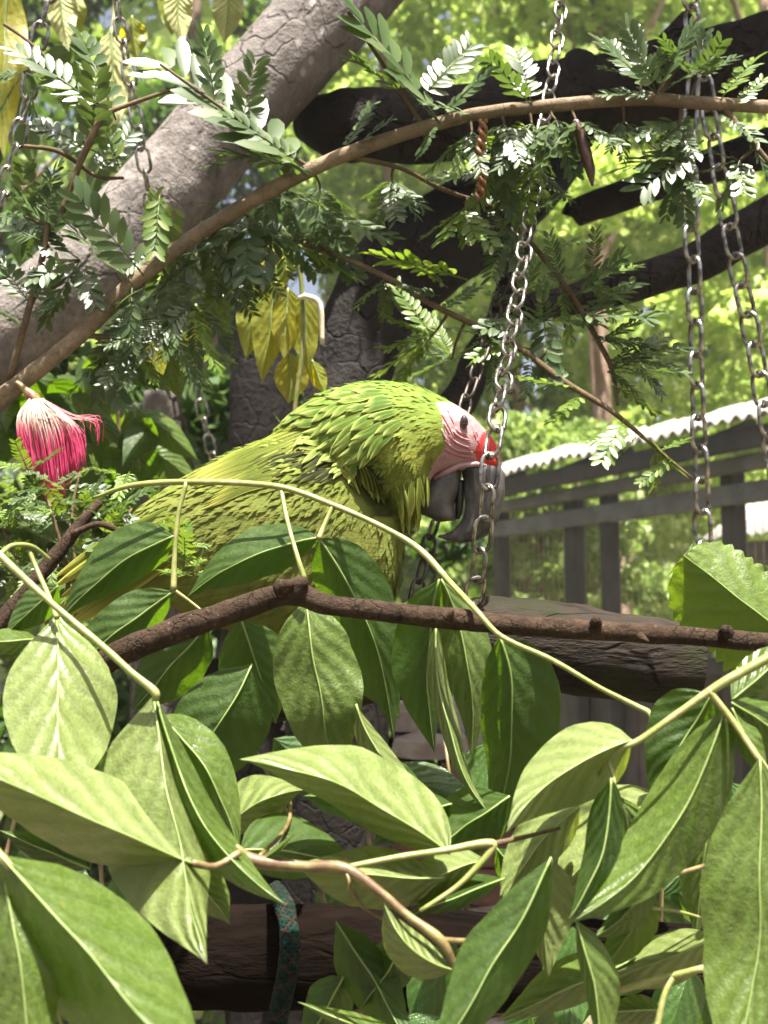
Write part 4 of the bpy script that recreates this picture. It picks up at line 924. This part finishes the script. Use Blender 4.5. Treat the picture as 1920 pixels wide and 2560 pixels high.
def brown_branch():
    t = thing('brown_branch', P(745, 1470, .72), 'bare knobbly brown branch crossing in front of the parrot', 'branch')
    branch('bark', [(60, 1830, .76, 27.2), (190, 1720, .74, 30.4), (280, 1645, .73, 32.0), (400, 1590, .725, 32.8), (560, 1535, .72, 32.0), (690, 1490, .715, 30.4), (750, 1488, .712, 28.8), (820, 1512, .71, 26.4), (930, 1525, .708, 26.4), (1080, 1542, .705, 27.2), (1250, 1560, .70, 26.4), (1400, 1570, .695, 24.8), (1550, 1580, .69, 24.8), (1720, 1590, .685, 23.2), (1980, 1612, .68, 23.2)], M_BROWN, t, 10, 18, .13, 48.0)
    for kb in ([(735, 1480, .71, 34), (750, 1462, .706, 26), (765, 1452, .703, 10)], [(700, 1470, .705, 24), (720, 1462, .70, 16), (735, 1458, .70, 6)], [(1490, 1560, .685, 16), (1492, 1548, .683, 12), (1496, 1540, .683, 4)], [(1120, 1545, .69, 14), (1128, 1530, .687, 8), (1130, 1520, .687, 3)], [(1600, 1590, .68, 12), (1615, 1600, .675, 6), (1622, 1604, .675, 2)], [(1815, 1580, .675, 20), (1812, 1570, .67, 10)]):
        branch('knob', kb, M_BROWN, t, 4, 9, .2, 90)
    t = thing('dark_twig', P(0, 1560, .9), 'dark brown twig slanting up from the edge below the flower', 'branch')
    branch('bark', [(-40, 1600, .88, 20), (40, 1510, .89, 20), (130, 1400, .9, 19), (200, 1310, .91, 15), (250, 1255, .92, 10)], M_BROWN, t, 8, 12, .2, 60)
    branch('side_twig', [(180, 1335, .9, 9), (250, 1310, .9, 8), (320, 1340, .9, 8)], M_BROWN, t, 6, 8, .2, 60)
brown_branch()

# ------------------------------------------------------------------ feathery leaved shrub with the pink flower
def pinna_mesh(name, pairs, ll, lw, mat, seed, taper=.55):
    """compound leaf, unit length along +Y, leaflets in pairs"""
    r_ = random.Random(seed); V = []; Fc = []
    v, f, _ = tube_geo([Vector((0, 0, 0)), Vector((0, .5, .03)), Vector((0, .97, 0))], [.010, .008, .004], 4); V += v; Fc += f
    for i in range(pairs):
        t = .10 + .88 * (i + .5) / pairs; k = math.sin(math.pi * min(1, .22 + t * taper)) ** .6
        for s in (-1, 1):
            L = ll * k * r_.uniform(.85, 1.1); w_ = lw * r_.uniform(.85, 1.15) * k; an = R_(62 - 26 * t + r_.uniform(-9, 9)); dz = r_.uniform(-.12, .30)
            d = Vector((s * math.sin(an), math.cos(an), dz)).normalized(); b = Vector((0, 0, 1)).cross(d).normalized(); n_ = d.cross(b)
            o = Vector((0, t, .02)); q = len(V)
            for (a, c) in ((0, 0), (.22, .7), (.55, 1.0), (.82, .8), (1, .12)):
                z = -.10 * L * a * a
                V += [o + d * L * a + b * w_ * c + n_ * (z + .18 * w_ * c), o + d * L * a + n_ * z, o + d * L * a - b * w_ * c + n_ * (z + .18 * w_ * c)]
            for m in range(4):
                for h in range(2): Fc.append((q + m * 3 + h, q + m * 3 + h + 1, q + m * 3 + h + 4, q + m * 3 + h + 3))
    return mesh(name, V, Fc, mat)
PIN = {'d': [pinna_mesh('compound_leaf', 9, .27, .050, M_PINNA, 1), pinna_mesh('compound_leaf', 11, .25, .040, M_PINNA, 2), pinna_mesh('compound_leaf', 8, .30, .060, M_PINNA, 3)],
       'f': [pinna_mesh('compound_leaf', 15, .22, .026, M_PINNA, 4), pinna_mesh('compound_leaf', 17, .20, .023, M_PINNAY, 5)],
       'y': [pinna_mesh('compound_leaf', 10, .26, .042, M_PINNAY, 6), pinna_mesh('compound_leaf', 9, .27, .05, M_PINNAY, 7)],
       'b': [pinna_mesh('compound_leaf', 8, .32, .056, M_PINNA, 8), pinna_mesh('compound_leaf', 9, .33, .05, M_PINNA, 9)]}
def pinna(parent, x0, y0, x1, y1, d, kind='d', dd=None, roll=None):
    a = P(x0, y0, d); b = P(x1, y1, d + (random.uniform(-.04, .04) if dd is None else dd)); yv = b - a; L = yv.length; yv.normalize()
    nv = Vector((random.uniform(-.5, .5), -.45 + random.uniform(-.35, .35), .75)) if roll is None else Vector(roll)
    if abs(nv.normalized().dot(yv)) > .9: nv = Vector((.2, -1, .1))
    xv = yv.cross(nv).normalized(); zv = xv.cross(yv)
    M = Matrix((xv * L, yv * L, zv * L)).transposed().to_4x4(); M.translation = a
    return link('compound_leaf', random.choice(PIN[kind]), parent, M)
WOOD = []
def cluster(parent, x, y, d, n, L, kind='d', a0=0, a1=360):
    if WOOD:
        q = min(WOOD, key=lambda w_: (w_[0] - x) ** 2 + (w_[1] - y) ** 2); dist = math.hypot(q[0] - x, q[1] - y)
        if dist > 6: branch('twig', [(q[0], q[1], q[2], 4.5), ((q[0] + x) / 2 + random.uniform(-.12, .12) * dist, (q[1] + y) / 2 + .08 * dist, (q[2] + d) / 2, 3.6), (x, y, d, 2.6)], M_TWIGD, parent, 5, 6, .15, 80)
    for i in range(n):
        an = R_(a0 + (a1 - a0) * (i + random.random()) / n); l = L * 1.12 * random.uniform(.7, 1.2)
        pinna(parent, x, y, x + math.cos(an) * l, y + math.sin(an) * l, d, kind)
def feathery():
    global ZOFF
    ZOFF = .24
    t = thing('feathery_shrub', P(-20, 1010, .88), 'shrub with silvery green feathery leaflets on pale twigs and a pink tassel flower', 'shrub')
    br = M_TWIG
    branch('main_branch', [(-60, 1040, .88, 22), (60, 950, .88, 22), (150, 880, .88, 21), (250, 790, .89, 20), (350, 690, .89, 20), (500, 582, .90, 19), (700, 462, .90, 19), (860, 388, .90, 18), (1050, 322, .905, 17), (1200, 284, .91, 16), (1400, 262, .91, 16), (1600, 247, .90, 17), (1750, 258, .89, 16), (1980, 270, .88, 16)], br, t, 8, 12, .08, 50)
    tw = [[(690, 590, .95, 5), (800, 622, .94, 7), (960, 690, .93, 7), (1100, 772, .92, 8), (1270, 852, .91, 8), (1400, 948, .90, 9), (1520, 1022, .895, 7), (1600, 1086, .89, 6), (1730, 1196, .88, 3)],
          [(1240, 520, .95, 5), (1340, 622, .94, 7), (1430, 740, .93, 8), (1500, 860, .92, 7), (1530, 925, .915, 6), (1545, 1012, .90, 5)],
          [(262, 280, .86, 8), (240, 320, .86, 9), (195, 420, .86, 8), (155, 530, .86, 7)], [(255, 285, .86, 7), (340, 255, .87, 6), (440, 220, .88, 5)],
          [(60, 365, .9, 5), (150, 380, .9, 6), (240, 440, .9, 5), (310, 445, .9, 4)], [(25, 950, .88, 9), (65, 800, .87, 9), (105, 650, .87, 8), (120, 560, .87, 5)],
          [(10, 60, .9, 5), (90, 120, .9, 4), (250, 270, .87, 6)], [(860, 388, .90, 8), (1000, 420, .92, 6), (1100, 470, .94, 6), (1240, 520, .95, 6)],
          [(1800, 258, .89, 9), (1850, 320, .88, 8), (1935, 420, .87, 6)], [(500, 582, .9, 7), (600, 600, .93, 5), (700, 592, .95, 4)], [(200, 840, .885, 8), (300, 840, .9, 6), (420, 830, .92, 5)],
          [(1060, 318, .905, 7), (1010, 240, .9, 6), (870, 30, .88, 4)], [(1640, 247, .9, 7), (1700, 150, .89, 5), (1740, 40, .88, 4)], [(780, 425, .9, 7), (640, 330, .88, 5), (400, 160, .86, 4)]]
    for q in tw: branch('twig', q, M_TWIGD, t, 6, 7, .15, 80); WOOD.extend(tuple(a) for a in catmull(q, 8))
    WOOD.extend(tuple(a) for a in catmull([(60, 950, .88, 1), (350, 690, .89, 1), (700, 462, .90, 1), (1050, 322, .905, 1), (1400, 262, .91, 1), (1750, 258, .89, 1), (1980, 270, .88, 1)], 14))
    # leaves that can be told apart
    for a in [(770, 440, 400, 160, .87, 'b'), (540, 280, 505, 85, .88, 'b'), (600, 330, 640, 150, .89, 'b'), (780, 430, 550, 385, .87, 'b'), (760, 420, 570, 290, .88, 'd'), (690, 380, 520, 420, .9, 'd'),
              (1100, 310, 860, 10, .88, 'b'), (1050, 250, 1180, 110, .89, 'd'), (1100, 300, 1230, 170, .9, 'd'), (1010, 240, 880, 150, .9, 'b'), (1090, 300, 1000, 210, .9, 'd'), (1180, 290, 1060, 262, .88, 'd'), (1090, 310, 1050, 390, .9, 'd'),
              (1330, 265, 1220, 150, .9, 'd'), (1330, 262, 1290, 130, .9, 'd'), (1640, 235, 1490, 100, .88, 'd'), (1640, 230, 1560, 60, .88, 'd'), (1640, 235, 1740, 60, .88, 'd'), (1645, 235, 1500, 240, .89, 'd'), (1650, 235, 1790, 150, .88, 'd'),
              (1800, 250, 1890, 150, .88, 'y'), (1830, 270, 1910, 200, .88, 'y'), (1745, 365, 1550, 430, .90, 'b'), (1760, 350, 1600, 480, .9, 'b'), (1720, 280, 1680, 380, .9, 'd'), (1800, 280, 1900, 360, .89, 'd'), (1870, 340, 1930, 470, .88, 'd'),
              (860, 380, 930, 265, .9, 'd'), (880, 375, 980, 300, .9, 'd'), (720, 600, 890, 700, .93, 'y'), (740, 600, 860, 560, .93, 'd'), (1170, 700, 930, 640, .91, 'y'), (1120, 720, 1010, 650, .92, 'y'), (1100, 740, 1000, 720, .92, 'd'),
              (1440, 790, 1630, 800, .91, 'b'), (1450, 790, 1590, 710, .92, 'd'), (1480, 850, 1620, 860, .91, 'd'), (1440, 970, 1265, 945, .88, 'y'), (1420, 960, 1330, 880, .9, 'd'), (1610, 1090, 1700, 1185, .88, 'y'), (1600, 1090, 1540, 1150, .88, 'y'), (1590, 1085, 1460, 1110, .88, 'y'), (1640, 1120, 1640, 1220, .88, 'y'),
              (270, 285, 40, 130, .86, 'd'), (290, 300, 200, 90, .87, 'd'), (240, 380, 90, 310, .87, 'd'), (230, 370, 240, 180, .87, 'd'), (300, 420, 230, 250, .88, 'y'), (200, 420, 100, 470, .86, 'd'), (240, 440, 330, 330, .88, 'd'),
              (360, 690, 190, 490, .86, 'b'), (330, 710, 160, 560, .87, 'b'), (360, 720, 240, 800, .87, 'b'), (330, 720, 330, 880, .88, 'd'), (400, 480, 385, 640, .88, 'y'), (440, 500, 420, 640, .88, 'y'), (380, 620, 390, 480, .88, 'y'),
              (110, 560, 20, 470, .86, 'd'), (115, 560, 130, 440, .86, 'd'), (105, 600, 200, 500, .87, 'd'), (100, 600, 0, 560, .86, 'd'), (75, 760, -10, 650, .87, 'd'), (80, 760, 150, 650, .87, 'd'), (60, 820, -30, 760, .87, 'd'), (70, 800, 150, 740, .87, 'd')]:
        pinna(t, *a)
    for c in [(420, 800, .9, 6, 130, 'f', 60, 200), (480, 760, .92, 7, 140, 'f', 20, 160), (540, 620, .92, 6, 120, 'd', 0, 180), (620, 540, .93, 6, 120, 'd', 20, 200), (700, 480, .92, 6, 110, 'd', -10, 160), (440, 600, .92, 5, 110, 'd', 30, 150),
              (800, 470, .94, 5, 110, 'd', 10, 170), (980, 450, .95, 5, 100, 'd', 20, 160), (1160, 520, .93, 5, 100, 'y', 40, 150), (1270, 560, .94, 7, 120, 'd', 0, 360), (1330, 310, .9, 7, 120, 'f', 40, 160), (1260, 310, .9, 5, 110, 'd', 30, 150), (1390, 300, .9, 5, 110, 'd', 20, 150),
              (1400, 720, .93, 5, 110, 'f', 0, 360), (1520, 930, .91, 5, 110, 'f', -60, 60), (1230, 840, .92, 5, 110, 'f', 60, 200), (1080, 840, .97, 6, 140, 'y', 120, 240), (1130, 900, 1.02, 5, 110, 'f', 140, 260), (1330, 900, .91, 3, 80, 'd', 100, 220),
              (960, 700, .94, 4, 90, 'd', 60, 160), (1700, 300, .9, 5, 90, 'd', 60, 160), (1850, 400, .88, 4, 110, 'd', 60, 200), (330, 860, .91, 6, 120, 'f', 30, 180), (250, 900, .91, 5, 120, 'd', 20, 150), (640, 660, .95, 4, 100, 'f', 40, 140)]:
        cluster(t, *c)
    for c in [(60, 180, .94, 5, 140, 'd', 20, 200), (700, 560, .93, 6, 140, 'd', 0, 180), (820, 540, .95, 5, 130, 'd', 20, 170), 
              (1240, 430, .93, 6, 130, 'f', 20, 180), (1330, 420, .93, 6, 130, 'f', 20, 170), (1180, 330, .9, 5, 120, 'f', 40, 160), (1440, 300, .9, 4, 110, 'd', 30, 150), (1560, 300, .9, 5, 110, 'd', 30, 150), (1700, 420, .9, 5, 120, 'd', 40, 170), (1600, 200, .9, 5, 120, 'd', 190, 350), (1740, 200, .9, 5, 120, 'd', 190, 350),
              (1360, 800, .93, 5, 120, 'd', 0, 360), (1480, 700, .93, 5, 120, 'f', -90, 90), (1300, 760, .93, 5, 110, 'f', 0, 360), (1580, 900, .91, 4, 110, 'd', -60, 60), (200, 650, .88, 5, 150, 'b', 60, 220), (60, 540, .9, 5, 120, 'd', 0, 360), (420, 700, .93, 5, 120, 'd', 20, 160), (330, 780, .93, 5, 140, 'f', 30, 150), (520, 540, .93, 4, 130, 'd', 30, 150), (480, 860, .97, 5, 110, 'f', 20, 150), (560, 700, .97, 5, 120, 'f', 20, 150)]:
        cluster(t, *c)
    for a in [(1500, 860, 1640, 780, .91, 'd'), (1490, 840, 1600, 900, .91, 'd'), (1520, 920, 1660, 930, .91, 'd'), (1440, 750, 1560, 640, .92, 'd'), (1530, 960, 1640, 1040, .9, 'y'), (1400, 950, 1290, 1010, .9, 'y'), (1460, 985, 1380, 1060, .9, 'y'), (1560, 1050, 1500, 1160, .89, 'y'), (1650, 1130, 1720, 1100, .88, 'y'), (1680, 1150, 1600, 1210, .88, 'y'), (1100, 780, 1190, 720, .91, 'd'), (1270, 855, 1180, 900, .91, 'y'), (1280, 850, 1370, 790, .91, 'd'), (1350, 640, 1470, 600, .93, 'd'), (1340, 630, 1240, 690, .93, 'd'), (1560, 640, 1440, 700, .93, 'f')]:
        pinna(t, *a)
    # dry twisted pods
    P0 = catmull([(1208, 300, .88), (1205, 350, .88), (1198, 400, .88), (1205, 450, .88), (1196, 500, .88)], 8)
    for k in range(2):
        pts = []
        for i, a in enumerate(P0):
            th = i * .85 + k * math.pi; pts.append(P(a[0] + 8 * math.cos(th), a[1], a[2] + .003 * math.sin(th)))
        v, f, uv = tube_geo(pts, [6.5 / F * .88] * len(pts), 7, .2, 120); link('seed_pod', mesh('seed_pod', v, f, M_RUSTPOD), t)
    branch('seed_pod', [(1440, 300, .89, 6), (1452, 340, .89, 14), (1466, 390, .89, 15), (1476, 430, .89, 11), (1481, 465, .89, 3)], M_POD, t, 5, 9, .2, 80)
    branch('seed_pod', [(1436, 300, .89, 5), (1446, 330, .89, 9), (1480, 365, .89, 4)], M_POD, t, 5, 7, .2, 80)
    # ---- pink tassel flower
    fl = branch('flower', [(40, 955, .86, 5), (60, 970, .86, 8), (82, 992, .86, 16), (98, 1008, .86, 13)], stem_mat('flower_calyx', (.12, .03, .02), (.2, .16, .05)), t, 4, 10, .2, 80)
    fl['label'] = 'white and pink tassel flower with hanging stamens'
    n = N('stamen'); at = n.new('ShaderNodeAttribute'); at.attribute_name = 'Col'; n.set(Base_Color=at.outputs[0], Roughness=.5); n.translucent(.3, at.outputs[0])
    V = []; Fc = []; CC = []
    for i in range(420):
        a = random.uniform(-1, 1); dz = random.uniform(-1, 1); stray = i > 385
        L = random.uniform(185, 250) * (1 - .28 * abs(a)); x0 = 92 + a * 18; y0 = 1000 + random.uniform(-4, 8)
        xe = 136 + a * (70 if not stray else 60) + random.uniform(-14, 14) + (60 if stray else 0); ye = 1000 + L + (20 if abs(a) < .35 else 0) - (80 if stray else 0)
        pts = catmull([(x0, y0, .86 + dz * .006), (x0 + a * 44 + 14 + (30 if stray else 0), y0 + 40, .86 + dz * .016), ((x0 + xe) / 2 + a * 30 + 8 + (35 if stray else 0), (y0 + ye) / 2, .86 + dz * .018), (xe, ye, .86 + dz * .016 + random.uniform(-.004, .004))], 4)
        v, f, uv = tube_geo([P(*q) for q in pts], [(1.05 if k_ else 1.6) / F * .86 for k_ in range(len(pts))], 4); o = len(V); V += v; Fc += [tuple(k + o for k in g) for g in f]
        for k in range(len(pts)):
            s = k / (len(pts) - 1); m = min(1, max(0, (s - .36 + random.uniform(-.08, .08)) / .30)); m = m if not stray else max(m, .6)
            c = np.array((.74, .70, .56)) * (1 - m) + np.array((.72, .07, .20)) * m
            CC += [c] * 4
    st = bpy.data.objects.new('stamens', mesh('stamens', V, Fc, n.m, col=np.array(CC))); COL.objects.link(st); st.parent = fl; st['kind'] = 'stuff'
    # ---- low feathery bush left of the parrot
    ZOFF = .0
    t = thing('low_feathery_bush', P(150, 1600, 1.0), 'fine leaved bush with bright tips under the tassel flower', 'shrub')
    for q in ([(150, 1650, 1.0, 8), (170, 1450, 1.0, 6), (120, 1250, 1.0, 4)], [(160, 1600, 1.0, 7), (260, 1400, 1.02, 5), (330, 1270, 1.03, 3)], [(140, 1600, 1.0, 7), (40, 1400, 1.0, 5), (-20, 1250, 1.0, 3)], [(300, 1500, 1.0, 5), (400, 1400, .92, 4), (430, 1360, .90, 3)], [(200, 1500, 1.0, 5), (180, 1300, 1.02, 4), (200, 1180, 1.03, 3)]): branch('twig', q, M_TWIGD, t, 5, 7, .1, 60)
    for i in range(120):
        x = random.uniform(-40, 400); y = random.uniform(1170, 1480)
        if x > 330 and y < 1270: continue
        an = random.uniform(0, 6.28); l = random.uniform(55, 110)
        pinna(t, x, y, x + math.cos(an) * l, y + math.sin(an) * l * .8, random.uniform(.94, 1.08), random.choice('yyfdd'))
    WOOD.clear()
    for (x, y) in ((430, 1375), (470, 1360), (480, 1440), (460, 1420)): cluster(t, x, y, .86, 3, 60, 'y', 180, 400)
feathery()

# ------------------------------------------------------------------ drooping yellowing and cream leaves behind
def croton():
    t = thing('drooping_plant', P(700, 620, 1.35), 'yellow and green blotched leaves drooping behind the parrot', 'plant')
    stem(t, [(640, 560, 1.3, 6), (690, 600, 1.3, 7), (740, 640, 1.3, 7), (756, 750, 1.3, 6), (755, 880, 1.3, 6), (740, 1000, 1.3, 6), (735, 1050, 1.3, 5)], M_STEM)
    stem(t, [(750, 745, 1.3, 6), (770, 742, 1.29, 8), (800, 765, 1.29, 8), (806, 860, 1.29, 6)], simple('cream_tendril', (.6, .56, .42), .5), name='tendril')
    for a in [((690, 700, 1.33), (655, 960, 1.33), 48, 50), ((720, 720, 1.32), (710, 900, 1.31), 40, 40), ((760, 730, 1.33), (770, 930, 1.33), 36, 46), ((670, 600, 1.34), (690, 740, 1.34), 50, 50), ((720, 880, 1.34), (720, 1010, 1.34), 44, 44), ((780, 900, 1.34), (812, 985, 1.34), 22, 22), ((640, 690, 1.35), (615, 900, 1.35), 40, 40), ((490, 760, 1.4), (480, 930, 1.4), 34, 34), ((395, 850, 1.4), (400, 960, 1.4), 34, 34)]:
        leaf(t, a[0], a[1], a[2], a[3], random.uniform(0, .04), random.uniform(0, .04), (random.uniform(-8, 8), 0, 0), M_LEAFY, wave=12, nu=16, nv=8)
    t = thing('cream_leaf_plant', P(270, 60, 1.6), 'long cream rippled leaves hanging behind the left chains', 'plant')
    stem(t, [(300, -80, 1.62, 8), (290, 0, 1.62, 8), (280, 90, 1.6, 6)])
    stem(t, [(150, -80, 1.62, 7), (455, -70, 1.62, 7)])
    for a in [((278, 70, 1.6), (282, 352, 1.58), 44, 48, M_LEAFC), ((150, -40, 1.62), (172, 130, 1.6), 40, 40, M_LEAFC), ((180, -30, 1.64), (185, 120, 1.62), 40, 30, M_LEAFY), ((450, -50, 1.66), (458, 112, 1.64), 38, 34, M_LEAFC), ((430, -50, 1.68), (430, 90, 1.66), 34, 34, M_LEAFY), ((570, -60, 1.9), (560, 110, 1.9), 40, 40, M_LEAFC), ((330, 40, 1.7), (345, 150, 1.7), 36, 36, M_LEAFY), ((310, 200, 1.64), (315, 290, 1.64), 26, 26, M_LEAFY),
              ((20, -40, 1.5), (10, 400, 1.48), 60, 66, M_LEAFY), ((40, 60, 1.55), (20, 340, 1.55), 60, 60, M_LEAFD)]:
        leaf(t, a[0], a[1], a[2], a[3], .02, .01, (random.uniform(-8, 8), 0, 0), a[4], wave=14, nu=18, nv=8)
    # mid-depth dark leaves of a shrub between the trunk and the parrot
    t = thing('shade_leaf_plant', P(300, 1250, 1.7), 'large green leaves in shade behind the flower and the rusty chain', 'plant')
    stem(t, [(300, 1600, 1.7, 8), (300, 1200, 1.7, 6), (290, 900, 1.7, 4)], M_STEMB)
    for i in range(34):
        x = random.uniform(-40, 420); y = random.uniform(780, 1150); L = random.uniform(120, 210); an = random.uniform(.6, 2.4)
        leaf(t, (x, y, random.uniform(1.5, 1.9)), (x + math.cos(an) * L, y + math.sin(an) * L, random.uniform(1.5, 1.9)), random.uniform(30, 52), random.uniform(30, 52), random.uniform(-.03, .05), random.uniform(-.03, .05), (0, -10, 0), M_LEAFD if i % 3 else M_LEAF, rib=False, nu=12, nv=6)
    for i in range(22):
        x = random.uniform(-60, 300); y = random.uniform(80, 560); L = random.uniform(110, 180); an = random.uniform(.6, 2.4); d = random.uniform(1.85, 2.2)
        leaf(t, (x, y, d), (x + math.cos(an) * L, y + math.sin(an) * L, d), random.uniform(30, 48), random.uniform(30, 48), random.uniform(-.03, .05), random.uniform(-.03, .05), (0, -10, 0), M_LEAFD if i % 3 else M_LEAF, rib=False, nu=12, nv=6)
    leaf(t, (335, 1010, 1.6), (350, 1180, 1.6), 40, 40, .02, .0, (0, 0, 0), M_LEAF)
croton()

# ------------------------------------------------------------------ things on the ground glimpsed between the leaves
def masonry():
    t = thing('masonry_pillar', (.05, 2.4, 0), 'pillar of red brick and pale stones glimpsed between the hanging leaves', 'pillar')
    z = 0; k = 0
    while z < 1.40:
        stone = k % 3 == 2 or z > 1.33; h = .06 if stone else .075
        for j in range(3):
            w_ = .155; c = Vector((.05 + (j - 1) * .16 + (.04 if k % 2 else -.02), 2.4 + random.uniform(-.012, .012), z + h / 2))
            bm = bmesh.new(); bmesh.ops.create_cube(bm, size=2); bmesh.ops.subdivide_edges(bm, edges=bm.edges[:], cuts=2, use_grid_fill=True)
            for v in bm.verts:
                q = v.co.copy(); r = 1 - (.18 if stone else .05) * max(0, (abs(q.x) + abs(q.y) + abs(q.z)) / 3 - .62)
                v.co = c + Vector((q.x * w_ * .49, q.y * .10, q.z * h * .48)) * r + Vector((noise.noise(q * 1.3 + c * 9), noise.noise(q * 1.3 + c * 7 + Vector((5, 0, 0))), noise.noise(q + c * 5))) * (.016 if stone else .004)
            nm = 'stone' if stone else 'brick'; m = bpy.data.meshes.new(nm); bm.to_mesh(m); bm.free(); m.materials.append(M_STONE if stone else M_BRICK)
            link(nm, m, t)
        z += h; k += 1
masonry()


def haze():
    """thin sunlit air that lifts the far trees a little"""
    V, Fc = box_geo(Vector((0, 36, 9.5)), Vector((70, 0, 0)), Vector((0, 66, 0)), Vector((0, 0, 14.5)))
    n = N('pale_air'); n.t.nodes.remove(n.p); v = n.new('ShaderNodeVolumePrincipled')
    v.inputs['Color'].default_value = (.94, .97, .90, 1); v.inputs['Density'].default_value = .0016; v.inputs['Anisotropy'].default_value = .0
    n.L(v.outputs[0], n.out.inputs['Volume'])
    tag(link('haze', mesh('haze', V, Fc, n.m, smooth=False)), 'thin pale sunlit haze filling the air', 'haze', kind='stuff')
haze()
